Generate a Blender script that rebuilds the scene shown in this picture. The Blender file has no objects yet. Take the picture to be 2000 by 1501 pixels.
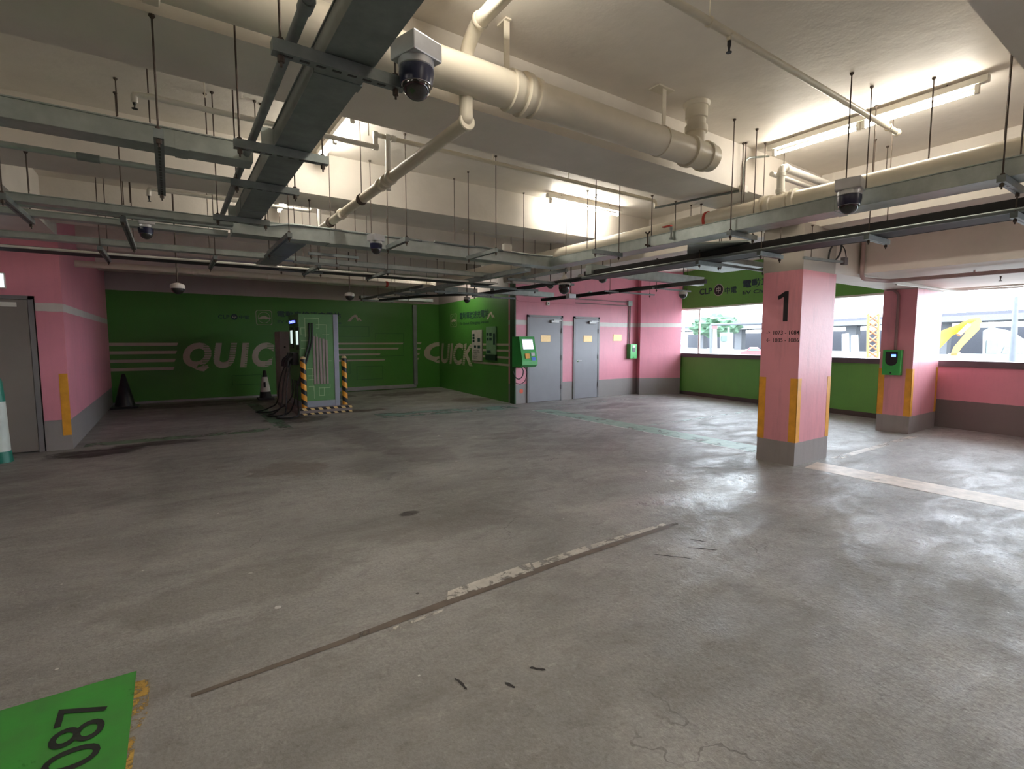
import bpy, bmesh, math, random
import numpy as np
from mathutils import Vector, Matrix
random.seed(7)
PI = math.pi
S = bpy.context.scene
COL = S.collection
# ---------------------------------------------------------------- camera, sky, light, exposure
FPX, CAMH = 978.0, 1.5
PIT = math.atan(83.5 / FPX); YAW = math.radians(34.2)
cam = bpy.data.cameras.new('camera'); camo = bpy.data.objects.new('camera', cam); COL.objects.link(camo)
cam.sensor_width = 36; cam.lens = 36 * FPX / 2000; cam.clip_start = 0.02; cam.clip_end = 2000
camo.location = (0, 0, CAMH); camo.rotation_euler = (PI / 2 - PIT, 0, -YAW)
S.camera = camo
W = bpy.data.worlds.new('sky'); S.world = W; W.use_nodes = True
bgn = W.node_tree.nodes['Background']; bgn.inputs[0].default_value = (0.80, 0.90, 1.0, 1); bgn.inputs[1].default_value = 9.5
S.view_settings.view_transform = 'Standard'; S.view_settings.look = 'None'
S.view_settings.exposure = 0.68; S.view_settings.gamma = 1; S.view_settings.use_curve_mapping = False
TUBE_W = 60.0      # emission of the fluorescent tubes
try:
    S.cycles.max_bounces = 10; S.cycles.diffuse_bounces = 6; S.cycles.sample_clamp_indirect = 6
except Exception: pass

# ---------------------------------------------------------------- measuring helpers (world points of surveyed sight lines)
_fw = np.array([math.sin(YAW)*math.cos(PIT), math.cos(YAW)*math.cos(PIT), -math.sin(PIT)])
_rt = np.array([math.cos(YAW), -math.sin(YAW), 0.]); _up = np.cross(_rt, _fw); _C = np.array([0, 0, CAMH])
def _ray(x, y): return _fw + _rt*(x-1000)/FPX + _up*(750.5-y)/FPX
def az(x, y, z): d = _ray(x, y); return Vector(_C + d*(z-CAMH)/d[2])
def ax(x, y, X): d = _ray(x, y); return Vector(_C + d*X/d[0])
def ay(x, y, Y): d = _ray(x, y); return Vector(_C + d*Y/d[1])

# ---------------------------------------------------------------- materials
def nodes(m): m.use_nodes = True; return m.node_tree.nodes, m.node_tree.links
def col4(c): return (c[0], c[1], c[2], 1)
def mix(N, L, f, a, b, mode='MIX'):
    n = N.new('ShaderNodeMix'); n.data_type = 'RGBA'; n.blend_type = mode
    for i, v in ((0, f), (6, a), (7, b)):
        if hasattr(v, 'links'): L.new(v, n.inputs[i])
        else: n.inputs[i].default_value = v if i == 0 else col4(v)
    return n.outputs[2]
def noise(N, L, scale, detail=4, rough=.55, vec=None, dist=0):
    n = N.new('ShaderNodeTexNoise'); n.inputs['Scale'].default_value = scale; n.inputs['Detail'].default_value = detail
    n.inputs['Roughness'].default_value = rough; n.inputs['Distortion'].default_value = dist
    if vec is not None: L.new(vec, n.inputs['Vector'])
    return n.outputs[0]
def ramp(N, L, v, lo, hi, a=0., b=1.):
    n = N.new('ShaderNodeMapRange'); L.new(v, n.inputs[0])
    n.inputs[1].default_value = lo; n.inputs[2].default_value = hi; n.inputs[3].default_value = a; n.inputs[4].default_value = b
    return n.outputs[0]
def mathn(N, L, op, a, b=None):
    n = N.new('ShaderNodeMath'); n.operation = op
    for i, v in ((0, a), (1, b)):
        if v is None: continue
        if hasattr(v, 'links'): L.new(v, n.inputs[i])
        else: n.inputs[i].default_value = v
    return n.outputs[0]
MC = {}
def mat(name, c, rough=.6, metal=0, var=.12, scale=6., bump=0., spec=.5):
    if name in MC: return MC[name]
    m = bpy.data.materials.new(name); N, L = nodes(m); b = N['Principled BSDF']
    tc = N.new('ShaderNodeNewGeometry')
    f = noise(N, L, scale, 5, .6, tc.outputs['Position'])
    f = ramp(N, L, f, .3, .7)
    dk = [v*(1-var) for v in c]; lt = [min(1, v*(1+var*.6)) for v in c]
    L.new(mix(N, L, f, dk, lt), b.inputs['Base Color'])
    b.inputs['Roughness'].default_value = rough; b.inputs['Metallic'].default_value = metal
    b.inputs['Specular IOR Level'].default_value = spec
    if bump:
        bn = N.new('ShaderNodeBump'); bn.inputs['Strength'].default_value = bump; bn.inputs['Distance'].default_value = .02
        L.new(noise(N, L, scale*4, 4, .6, tc.outputs['Position']), bn.inputs['Height']); L.new(bn.outputs[0], b.inputs['Normal'])
    MC[name] = m; return m
def zoned(name, zones, top, rough=.45, var=.06, dirt=.12):
    """paint in horizontal bands: zones = [(z_upto, colour), ...], then top colour above"""
    m = bpy.data.materials.new(name); N, L = nodes(m); b = N['Principled BSDF']
    g = N.new('ShaderNodeNewGeometry'); sp = N.new('ShaderNodeSeparateXYZ'); L.new(g.outputs['Position'], sp.inputs[0])
    col = None
    wob = noise(N, L, 9, 2, .5, g.outputs['Position'])
    z = mathn(N, L, 'ADD', sp.outputs[2], mathn(N, L, 'MULTIPLY', mathn(N, L, 'SUBTRACT', wob, .5), .012))
    cur = top
    for zz, c in reversed(zones):
        f = mathn(N, L, 'LESS_THAN', z, zz); cur = mix(N, L, f, cur, c)
    if not hasattr(cur, 'links'): cur = mix(N, L, 0., cur, cur)
    f1 = ramp(N, L, noise(N, L, 1.3, 5, .6, g.outputs['Position']), .35, .7)
    cur = mix(N, L, mathn(N, L, 'MULTIPLY', f1, var*2), cur, (.05, .045, .04))
    mp = N.new('ShaderNodeMapping'); mp.inputs['Scale'].default_value = (7, 7, .8); L.new(g.outputs['Position'], mp.inputs[0])
    f2 = ramp(N, L, noise(N, L, 1.5, 6, .65, mp.outputs[0]), .52, .8)
    cur = mix(N, L, mathn(N, L, 'MULTIPLY', f2, dirt), cur, (.12, .1, .09))
    L.new(cur, b.inputs['Base Color']); b.inputs['Roughness'].default_value = rough
    bn = N.new('ShaderNodeBump'); bn.inputs['Strength'].default_value = .12; bn.inputs['Distance'].default_value = .02
    L.new(noise(N, L, 14, 4, .6, g.outputs['Position']), bn.inputs['Height']); L.new(bn.outputs[0], b.inputs['Normal'])
    return m
def emit(name, c, s, base=(.8, .8, .8)):
    if name in MC: return MC[name]
    m = bpy.data.materials.new(name); N, L = nodes(m); b = N['Principled BSDF']
    b.inputs['Base Color'].default_value = col4(base); b.inputs['Emission Color'].default_value = col4(c); b.inputs['Emission Strength'].default_value = s
    MC[name] = m; return m

CREAM = (.77, .715, .64); PINK = (.78, .29, .37); GREEN = (.065, .25, .035); GREY = (.30, .27, .265); STRIPE = (.70, .64, .60)
YEL = (.75, .34, .03)
M_ceil = mat('cream_plaster', CREAM, .55, 0, .10, 1.6, .25)
M_pinkw = zoned('pink_wall_paint', [(.47, GREY), (1.91, PINK), (2.02, STRIPE)], PINK)
M_pillar = zoned('pillar_paint', [(.285, GREY), (2.345, (.74, .30, .35))], (.45, .41, .36), dirt=.3)
M_greenw = zoned('green_wall_paint', [(2.71, GREEN)], (.50, .44, .42))
M_winw = zoned('green_parapet_paint', [(.1, (.10, .08, .07)), (1.07, (.17, .46, .09))], (.13, .36, .06))
M_winp = zoned('pink_parapet_paint', [(.49, (.20, .165, .16)), (1.07, (.80, .33, .40))], CREAM)
M_dark = mat('dark_sill_paint', (.12, .10, .105), .45)
M_white = mat('white_gloss_paint', (.80, .77, .70), .35, 0, .05)
M_pipe = mat('cream_pipe_paint', (.72, .66, .54), .33, 0, .07, 5)
M_galv = mat('galvanised_steel', (.42, .47, .45), .38, .55, .18, 9)
M_galvd = mat('dull_galvanised_steel', (.22, .25, .245), .42, .35, .25, 9)
M_rod = mat('rusty_threaded_rod', (.10, .075, .06), .6, .5, .3, 20)
M_black = mat('black_plastic', (.012, .012, .014), .35, 0, .1)
M_rub = mat('black_rubber', (.018, .017, .018), .6, 0, .2)
M_yel = mat('yellow_paint', YEL, .5, 0, .15, 9)
M_door = mat('grey_door_paint', (.27, .265, .29), .42, 0, .05, 3)
M_frame = mat('grey_frame_paint', (.22, .21, .215), .4, 0, .06)
M_text = mat('black_lettering', (.015, .012, .014), .5)
M_red = mat('red_paint', (.55, .05, .03), .5)
M_chrome = mat('chrome', (.75, .75, .75), .15, 1, .03)
M_brass = mat('brass_plate', (.55, .36, .16), .4, .3, .1, 30)

# ---------------------------------------------------------------- mesh helpers
class MB:
    def __init__(s): s.v = []; s.f = []
    def add(s, vs, fs):
        n = len(s.v); s.v += [tuple(v) for v in vs]; s.f += [tuple(i+n for i in f) for f in fs]; return s
    def box(s, x0, y0, z0, x1, y1, z1, bev=0):
        x0, x1 = sorted((x0, x1)); y0, y1 = sorted((y0, y1)); z0, z1 = sorted((z0, z1))
        if not bev:
            return s.add([(x, y, z) for z in (z0, z1) for x, y in ((x0, y0), (x1, y0), (x1, y1), (x0, y1))],
                         [(3, 2, 1, 0), (4, 5, 6, 7), (0, 1, 5, 4), (1, 2, 6, 5), (2, 3, 7, 6), (3, 0, 4, 7)])
        b = min(bev, (x1-x0)*.45, (y1-y0)*.45, (z1-z0)*.45)
        bm = bmesh.new(); bmesh.ops.create_cube(bm, size=1)
        for v in bm.verts: v.co = Vector(((x0+x1)/2+v.co.x*(x1-x0), (y0+y1)/2+v.co.y*(y1-y0), (z0+z1)/2+v.co.z*(z1-z0)))
        bmesh.ops.bevel(bm, geom=bm.edges[:], offset=b, segments=2, profile=.6, affect='EDGES')
        s.bm(bm); return s
    def bm(s, bm):
        bm.verts.index_update(); s.add([v.co[:] for v in bm.verts], [[v.index for v in f.verts] for f in bm.faces]); bm.free(); return s
    def obox(s, c, u, v, w):
        """box centred at c with half-extent vectors u, v, w"""
        c, u, v, w = map(Vector, (c, u, v, w))
        P = [c+a*u+b*v+d*w for d in (-1, 1) for a, b in ((-1, -1), (1, -1), (1, 1), (-1, 1))]
        return s.add(P, [(3, 2, 1, 0), (4, 5, 6, 7), (0, 1, 5, 4), (1, 2, 6, 5), (2, 3, 7, 6), (3, 0, 4, 7)])
    def rings(s, rs, cap=True):
        n = len(rs[0]); m = len(rs); vs = [p for r in rs for p in r]
        fs = [(i*n+j, i*n+(j+1) % n, (i+1)*n+(j+1) % n, (i+1)*n+j) for i in range(m-1) for j in range(n)]
        if cap: fs += [tuple(reversed(range(n))), tuple((m-1)*n+j for j in range(n))]
        return s.add(vs, fs)
    def tube(s, pts, r, seg=12, bend=0., cap=True):
        pts = [Vector(p) for p in pts]
        if bend and len(pts) > 2:
            q = [pts[0]]
            for a, b, c in zip(pts, pts[1:], pts[2:]):
                d1 = (a-b); d2 = (c-b); e = min(bend, d1.length*.49, d2.length*.49); d1.normalize(); d2.normalize()
                for k in range(7):
                    t = k/6; q.append((b+d1*e)*(1-t)**2+b*2*t*(1-t)+(b+d2*e)*t*t)
            q.append(pts[-1]); pts = q
        rr = r if isinstance(r, (list, tuple)) else [r]*len(pts)
        t0 = (pts[1]-pts[0]).normalized(); n = t0.orthogonal().normalized(); R = []
        for i, p in enumerate(pts):
            t = (pts[min(i+1, len(pts)-1)]-pts[max(i-1, 0)]).normalized()
            n = (n-t*n.dot(t)).normalized(); b = t.cross(n)
            R.append([p+(n*math.cos(2*PI*k/seg)+b*math.sin(2*PI*k/seg))*rr[i] for k in range(seg)])
        return s.rings(R, cap)
    def lathe(s, c, prof, seg=24, axis='z'):
        """prof = [(radius, height), ...] about an axis through c"""
        c = Vector(c); R = []
        for r, h in prof:
            ring = []
            for k in range(seg):
                a = 2*PI*k/seg; u, v = r*math.cos(a), r*math.sin(a)
                ring.append(c+Vector({'z': (u, v, h), 'x': (h, u, v), 'y': (u, h, v)}[axis]))
            R.append(ring)
        return s.rings(R)
    def prism(s, poly, d):
        """poly: list of 3D points, extruded by d"""
        d = Vector(d); P = [Vector(p) for p in poly]; n = len(P)
        return s.add(P+[p+d for p in P], [tuple(reversed(range(n))), tuple(range(n, 2*n))]+[(i, (i+1) % n, n+(i+1) % n, n+i) for i in range(n)])
def locof(o):
    p = Vector((0, 0, 0))
    while o is not None: p += o.location; o = o.parent
    return p
def obj(name, mb, m, parent=None, smooth=None, loc=None, label=None):
    """links mb as ONE mesh object; coordinates in mb are world ones"""
    me = bpy.data.meshes.new(name); o = bpy.data.objects.new(name, me); COL.objects.link(o)
    if parent is not None: o.parent = parent
    if loc is not None: o.location = Vector(loc)-(locof(parent) if parent else Vector((0, 0, 0)))
    off = locof(o)
    me.from_pydata([tuple(Vector(v)-off) for v in mb.v], [], mb.f); me.validate()
    bm = bmesh.new(); bm.from_mesh(me); bmesh.ops.recalc_face_normals(bm, faces=bm.faces[:]); bm.to_mesh(me); bm.free()
    if m: me.materials.append(m)
    if smooth:
        for p in me.polygons: p.use_smooth = True
        try: me.set_sharp_from_angle(angle=math.radians(smooth if smooth is not True else 40))
        except Exception: pass
    if label: o['label'] = label
    return o
def obj2(name, mb, m, mb2, m2, parent):
    """one mesh, two paints: mb in m, mb2 in m2"""
    n = len(mb.f); mb.add(mb2.v, mb2.f); o = obj(name, mb, m, parent); o.data.materials.append(m2)
    for i, p in enumerate(o.data.polygons): p.material_index = 1 if i >= n else 0
    return o
def thing(name, label, cat, loc=(0, 0, 0), group=None, rz=0):
    o = bpy.data.objects.new(name, None); COL.objects.link(o); o.location = loc; o.empty_display_size = .1; o.rotation_euler = (0, 0, rz)
    o['label'] = label; o['category'] = cat
    if group: o['group'] = group
    return o
def tag(o, label, cat, group=None):
    o['label'] = label; o['category'] = cat
    if group: o['group'] = group
    return o
def dup(root, loc, label=None, rz=None, group=None):
    r = root.copy(); COL.objects.link(r); r.location = loc
    if rz is not None: r.rotation_euler = (0, 0, rz)
    if label: r['label'] = label
    if group: r['group'] = group
    for ch in list(root.children):
        c = ch.copy(); COL.objects.link(c); c.parent = r
        for g in list(ch.children):
            d = g.copy(); COL.objects.link(d); d.parent = c
    return r
def struct(name, mb, m, parent=None, label=None):
    o = obj(name, mb, m, parent)
    if parent is None: o['kind'] = 'structure'
    if label: o['label'] = label
    return o
def B(*a, **k): return MB().box(*a, **k)
def wallbox(P0, P1, z0, z1, t):
    """vertical slab along P0-P1, thickness t to the right-hand side of the direction"""
    P0 = Vector((*P0, 0)); P1 = Vector((*P1, 0)); d = (P1-P0).normalized(); n = Vector((d.y, -d.x, 0))*t
    return MB().prism([P0+Vector((0, 0, z0)), P1+Vector((0, 0, z0)), P1+n+Vector((0, 0, z0)), P0+n+Vector((0, 0, z0))], (0, 0, z1-z0))
def text(name, s, m, parent, origin, right, up, h, w=None, bold=0, shear=0, depth=.002, align='LEFT', spacing=1.):
    """lettering mesh: cap height h, optionally squeezed to width w, lying on a plane"""
    cu = bpy.data.curves.new(name, 'FONT'); cu.body = s; cu.size = 1; cu.offset = bold; cu.shear = shear; cu.space_character = spacing
    cu.resolution_u = 4; cu.extrude = 0
    t = bpy.data.objects.new('tmp', cu); COL.objects.link(t)
    me = bpy.data.meshes.new_from_object(t.evaluated_get(bpy.context.evaluated_depsgraph_get()))
    COL.objects.unlink(t); bpy.data.objects.remove(t)
    co = np.array([v.co[:] for v in me.vertices]); mn = co.min(0); mx = co.max(0)
    sy = h/(mx[1]-mn[1]); sx = (w/(mx[0]-mn[0])) if w else sy
    right = Vector(right).normalized(); up = Vector(up).normalized(); nrm = right.cross(up); off = locof(parent)
    ox = {'LEFT': 0, 'CENTER': -.5*(mx[0]-mn[0])*sx}[align]
    for v in me.vertices:
        v.co = Vector(origin)-off+right*((v.co.x-mn[0])*sx+ox)+up*((v.co.y-mn[1])*sy)+nrm*depth
    me.materials.clear(); me.materials.append(m)
    o = bpy.data.objects.new(name, me); COL.objects.link(o); o.parent = parent
    return o

# ---------------------------------------------------------------- the setting: floor
ZC = 3.46
def floor_mat():
    m = bpy.data.materials.new('worn_concrete'); N, L = nodes(m); b = N['Principled BSDF']
    g = N.new('ShaderNodeNewGeometry'); P = g.outputs['Position']
    mp = N.new('ShaderNodeMapping'); mp.inputs['Scale'].default_value = (1., 1.9, 1); mp.inputs['Rotation'].default_value = (0, 0, math.radians(-20)); L.new(P, mp.inputs[0])
    n1 = ramp(N, L, noise(N, L, .55, 6, .6, mp.outputs[0], .6), .3, .7)
    c = mix(N, L, n1, (.215, .205, .195), (.43, .415, .395))
    n2 = ramp(N, L, noise(N, L, 3.2, 8, .68, mp.outputs[0], .8), .50, .72)
    c = mix(N, L, mathn(N, L, 'MULTIPLY', n2, .55), c, (.17, .15, .135))
    n3 = ramp(N, L, noise(N, L, 1.7, 7, .7, P, 1.2), .56, .75)
    c = mix(N, L, mathn(N, L, 'MULTIPLY', n3, .4), c, (.52, .48, .44))
    n4 = noise(N, L, 60, 6, .7, P)
    c = mix(N, L, mathn(N, L, 'MULTIPLY', ramp(N, L, n4, .38, .62), .4), c, (.15, .14, .13))
    n6 = ramp(N, L, noise(N, L, 9, 9, .75, mp.outputs[0], 1.5), .52, .70)
    c = mix(N, L, mathn(N, L, 'MULTIPLY', n6, .45), c, (.13, .12, .11))
    n7 = ramp(N, L, noise(N, L, 14, 8, .75, P, .6), .58, .70)
    c = mix(N, L, mathn(N, L, 'MULTIPLY', n7, .35), c, (.55, .53, .50))
    # small pock marks and pale drops
    vo = N.new('ShaderNodeTexVoronoi'); vo.inputs['Scale'].default_value = 2.3; vo.inputs['Randomness'].default_value = 1; L.new(P, vo.inputs['Vector'])
    n5 = noise(N, L, 1.1, 2, .5, P)
    f5 = mathn(N, L, 'LESS_THAN', mathn(N, L, 'ADD', vo.outputs['Distance'], mathn(N, L, 'MULTIPLY', noise(N, L, 40, 2, .5, P), .03)), .045)
    c = mix(N, L, mathn(N, L, 'MULTIPLY', f5, ramp(N, L, n5, .45, .6)), c, (.055, .048, .045))
    vo2 = N.new('ShaderNodeTexVoronoi'); vo2.inputs['Scale'].default_value = 3.1; L.new(P, vo2.inputs['Vector'])
    f6 = mathn(N, L, 'LESS_THAN', vo2.outputs['Distance'], mathn(N, L, 'ADD', .026, mathn(N, L, 'MULTIPLY', ramp(N, L, noise(N, L, .45, 2, .5, P), .55, .7), .07)))
    c = mix(N, L, f6, c, (.62, .6, .58))
    # hair cracks
    mw = N.new('ShaderNodeMapping'); L.new(P, mw.inputs[0])
    dn = N.new('ShaderNodeTexNoise'); dn.inputs['Scale'].default_value = 1.7; dn.inputs['Detail'].default_value = 5; L.new(P, dn.inputs['Vector'])
    va = N.new('ShaderNodeVectorMath'); va.operation = 'MULTIPLY_ADD'; L.new(dn.outputs['Color'], va.inputs[0]); va.inputs[1].default_value = (.9, .9, .9); L.new(P, va.inputs[2])
    vc = N.new('ShaderNodeTexVoronoi'); vc.feature = 'DISTANCE_TO_EDGE'; vc.inputs['Scale'].default_value = .75; L.new(va.outputs[0], vc.inputs['Vector'])
    fc = mathn(N, L, 'MULTIPLY', mathn(N, L, 'LESS_THAN', vc.outputs['Distance'], .003), ramp(N, L, noise(N, L, 1.4, 3, .5, P), .55, .65))
    c = mix(N, L, mathn(N, L, 'MULTIPLY', fc, .5), c, (.05, .043, .04))
    # oil stains and a painted shadow band, with their own outline: (x, y, rx, ry, colour, strength)
    sep = N.new('ShaderNodeSeparateXYZ'); L.new(P, sep.inputs[0])
    nz = mathn(N, L, 'SUBTRACT', noise(N, L, 2.6, 6, .65, P), .5)
    for x, y, rx, ry, cc, st in STAINS_AND_SHADE:
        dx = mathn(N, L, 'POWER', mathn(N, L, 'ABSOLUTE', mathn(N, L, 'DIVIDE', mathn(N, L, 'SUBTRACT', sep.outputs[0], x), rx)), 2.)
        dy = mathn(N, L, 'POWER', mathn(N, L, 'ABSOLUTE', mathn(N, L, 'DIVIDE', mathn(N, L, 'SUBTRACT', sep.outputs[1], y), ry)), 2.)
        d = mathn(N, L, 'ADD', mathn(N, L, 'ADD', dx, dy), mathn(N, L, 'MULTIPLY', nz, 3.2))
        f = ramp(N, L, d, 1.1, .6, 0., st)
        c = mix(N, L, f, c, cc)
    L.new(c, b.inputs['Base Color'])
    r = ramp(N, L, noise(N, L, 1.3, 10, .78, mp.outputs[0], .8), .36, .64, .34, .74)
    def ell(x, y, rx, ry):
        dx = mathn(N, L, 'POWER', mathn(N, L, 'ABSOLUTE', mathn(N, L, 'DIVIDE', mathn(N, L, 'SUBTRACT', sep.outputs[0], x), rx)), 2.)
        dy = mathn(N, L, 'POWER', mathn(N, L, 'ABSOLUTE', mathn(N, L, 'DIVIDE', mathn(N, L, 'SUBTRACT', sep.outputs[1], y), ry)), 2.)
        return ramp(N, L, mathn(N, L, 'ADD', mathn(N, L, 'ADD', dx, dy), mathn(N, L, 'MULTIPLY', nz, 3.)), 1.3, .3, 0., 1.)
    pol = mathn(N, L, 'MAXIMUM', ell(4.5, 2.9, 1.3, .40), mathn(N, L, 'MULTIPLY', ell(5.2, 1.3, 1.2, .5), .5))
    r = mathn(N, L, 'SUBTRACT', r, mathn(N, L, 'MULTIPLY', pol, .20))
    L.new(r, b.inputs['Roughness']); b.inputs['Specular IOR Level'].default_value = .5
    bn = N.new('ShaderNodeBump'); bn.inputs['Strength'].default_value = .6; bn.inputs['Distance'].default_value = .018
    hh = mathn(N, L, 'ADD', noise(N, L, 5, 8, .65, P), mathn(N, L, 'MULTIPLY', noise(N, L, 45, 4, .6, P), .25))
    L.new(hh, bn.inputs['Height']); L.new(bn.outputs[0], b.inputs['Normal'])
    return m
STAINS_AND_SHADE = [(-.9, 8.7, .75, .38, (.035, .028, .027), .95), (-.2, 9.0, .7, .25, (.05, .04, .038), .9), (2.0, 10.3, .8, .6, (.05, .04, .038), .8),
          (.4, 14.2, 2.2, .7, (.05, .035, .035), .8), (2.6, 14.0, 2.0, .9, (.06, .04, .04), .75), (5.6, 13.7, 1.5, .7, (.07, .045, .045), .7),
          (3.5, 10.8, .6, .25, (.09, .05, .045), .7), (6.4, 11.3, .7, .7, (.10, .06, .045), .6), (1.1, 6.3, .55, .5, (.13, .10, .08), .5),
          (2.45, 7.8, .45, 2.0, (.15, .13, .13), .55), (2.75, 6.2, .5, .8, (.15, .13, .13), .5), (4.6, 6.6, 1.0, .4, (.14, .12, .11), .5), (5.0, 5.2, .8, .5, (.15, .13, .12), .4), (1.66, 4.05, .13, .08, (.04, .03, .03), .9), (8.6, 8.3, 1.2, .5, (.10, .08, .075), .6),  # opening pair darkens the floor as the shadow band toward the charger
          (1.9, 3.6, 1.0, .3, (.15, .13, .12), .4), (.3, 3.4, .9, .4, (.14, .125, .11), .4)]
STAINS_AND_SHADE = [(x, y, rx*.8, ry*.8, c, s) for x, y, rx, ry, c, s in STAINS_AND_SHADE]
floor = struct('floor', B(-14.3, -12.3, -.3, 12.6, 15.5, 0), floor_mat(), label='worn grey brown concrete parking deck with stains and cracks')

def worn(name, c, hold, scale=3., c2=None, rough=.5):
    """floor paint worn away in patches (transparent where the paint is gone)"""
    m = bpy.data.materials.new(name); N, L = nodes(m); b = N['Principled BSDF']
    g = N.new('ShaderNodeNewGeometry'); P = g.outputs['Position']
    cc = mix(N, L, ramp(N, L, noise(N, L, 7, 5, .6, P), .35, .65), c, c2 or tuple(v*.7 for v in c))
    L.new(cc, b.inputs['Base Color']); b.inputs['Roughness'].default_value = rough
    a = ramp(N, L, noise(N, L, scale, 9, .68, P, .5), hold-.04, hold+.04)
    L.new(a, b.inputs['Alpha'])
    return m
def flat(pts, z=.002): return MB().add([(x, y, z) for x, y in pts], [tuple(range(len(pts)))])
def fpaint(name, pts, m, z=.002, label=None):
    o = obj(name, flat(pts, z), m, floor)
    if label: o['label'] = label
    return o
fpaint('painted_line', [(6.5, 8.75), (6.95, 8.7), (6.95, 3.5), (6.5, 3.5)], worn('worn_green_line', (.27, .42, .34), .40, 2.5), label='pale green worn bay line')
fpaint('painted_line', [(6.46, 3.5), (6.5, 3.5), (6.5, 8.75), (6.46, 8.75)], worn('worn_white_line', (.62, .64, .60), .46, 4), label='thin white worn bay line')
fpaint('painted_line', [(6.2, 2.9), (6.62, 2.95), (6.62, -4), (6.2, -4)], worn('worn_cream_line', (.66, .56, .47), .34, 3), label='cream worn lane line')
fpaint('painted_line', [(7.0, 2.86), (7.0, 2.96), (9.8, 2.96), (9.8, 2.86)], worn('worn_thin_cream', (.55, .48, .42), .47, 3), label='thin cream worn line')
fpaint('painted_line', [(7.0, 5.95), (7.0, 6.05), (11.5, 6.05), (11.5, 5.95)], worn('worn_thin_green', (.36, .44, .40), .5, 3), label='thin pale green worn line')
fpaint('painted_line', [(7.3, 9.0), (7.3, 9.1), (10.8, 9.15), (10.8, 9.05)], worn('worn_thin_green2', (.36, .44, .40), .5, 3), label='thin pale green worn line by the doors')
fpaint('painted_line', [(-1.1, 9.25), (-1.1, 9.55), (1.7, 9.5), (1.7, 9.2)], worn('worn_moss_line', (.15, .25, .15), .47, 2), label='faded green bay line')
fpaint('painted_line', [(1.45, 9.4), (1.7, 9.4), (1.7, 13.5), (1.45, 13.5)], worn('worn_moss_line2', (.13, .22, .14), .47, 2))
fpaint('painted_line', [(3.4, 9.5), (3.4, 10.2), (6.5, 9.75), (6.5, 9.2)], worn('worn_teal_patch', (.17, .30, .26), .48, 1.6), label='faded teal green paint patch')
GL = worn('number_plate_green', (.05, .30, .045), .32, 3, (.06, .25, .05), .45)
bay = fpaint('painted_bay_number', [(-.20, 2.76), (-2.6, 2.78), (-2.6, .8), (-.21, .8)], GL, .002, 'bright green painted panel with black bay number')
fpaint('painted_line', [(-.20, 2.67), (-.145, 2.66), (-.15, 2.40), (-.18, 2.3), (-.19, 1.8), (-.205, 1.8)], worn('worn_yellow_edge', (.62, .38, .08), .52, 14), .0015, 'worn yellow edge')
text('bay_number', '1087', worn('black_road_paint', (.02, .025, .02), .28, 5), bay, (-.285, 2.13, .003), (0, 1, 0), (-1, 0, 0), .165, .50)
Z = worn('worn_white_joint', (.66, .62, .56), .455, 11)
zz = [(.89, 2.41), (1.05, 2.46), (1.2, 2.44), (1.25, 2.49), (.95, 2.47)]
fpaint('painted_line', [(.87, 2.40), (1.18, 2.43), (1.2, 2.45), (.9, 2.435)], Z, .003)
fpaint('painted_line', [(1.26, 2.525), (1.9, 2.545), (1.95, 2.655), (1.6, 2.64), (1.31, 2.615)], Z, .003, 'chalky white worn joint paint')
fpaint('painted_line', [(1.93, 2.565), (2.45, 2.58), (2.45, 2.65), (1.95, 2.64)], Z, .003)
fpaint('painted_line', [(2.47, 2.59), (3.3, 2.59), (3.3, 2.635), (2.5, 2.645)], Z, .003)
obj('expansion_joint', flat([(.0, 2.415), (.6, 2.435), (1.3, 2.475), (2.2, 2.52), (3.4, 2.55), (3.4, 2.59), (2.2, 2.575), (1.3, 2.54), (.6, 2.475), (.0, 2.44)], .0025), worn('brown_joint_filler', (.16, .125, .10), .36, 2.5), floor)
for k, (x, y, l, a) in enumerate([(2.75, 2.28, .28, -50), (3.05, 2.22, .22, -48), (3.2, 2.3, .12, -60), (1.3, 1.77, .08, -50), (1.15, 1.75, .06, -75), (.98, 1.9, .1, -85)]):
    pts = []; d = Vector((math.cos(math.radians(a)), math.sin(math.radians(a)))); n = Vector((-d.y, d.x))
    for i in range(9): pts.append(Vector((x, y))+d*l*(i/8)+n*(random.uniform(.003, .011) if 0 < i < 8 else 0))
    for i in range(7, 0, -1): pts.append(Vector((x, y))+d*l*(i/8)-n*random.uniform(.002, .008))
    obj('floor_crack', flat([p[:] for p in pts], .0022), mat('crack_dark', (.03, .025, .024), .9), floor)

# ---------------------------------------------------------------- ceiling and beams
ceil = struct('ceiling', B(-14, -12, ZC, 13, 15.6, ZC+.3), M_ceil, label='cream painted concrete ceiling with beams')
for y0, y1 in ((-8.0, -7.4), (-5.3, -4.7), (-2.6, -2.0), (.22, .83), (3.0, 3.6), (5.6, 6.18), (8.2, 8.8), (10.9, 11.5), (13.5, 14.1)):
    x1 = 5.28 if y1 < 9 else 7.4
    struct('ceiling_beam', B(-1.2 if y0 > 2 else -12, y0, 3.03, 6.48, y1, ZC), M_ceil)
g0 = MB(); g0.box(6.48, -11, 2.87, 7.66, 9.9, ZC); struct('ceiling_girder', g0, M_ceil)
struct('ceiling_girder', B(7.66, -11, 2.40, 11.0, 3.0, ZC), M_ceil)
struct('ceiling_girder', B(6.95, 3.02, 2.36, 11.1, 3.5, 2.87), M_ceil)
struct('ceiling_girder', B(5.28, 3.04, 2.88, 6.48, 3.58, 3.03), M_ceil)
struct('ceiling_girder', B(-1.75, -11, 2.93, -1.2, 9.2, ZC), M_ceil)
# plinth above the first pillar
struct('ceiling_girder', B(6.15, 3.0, 2.345, 6.95, 3.48, 2.88), mat('grey_beige_plaster', (.42, .38, .33), .6, 0, .08, 3), ceil)

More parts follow.
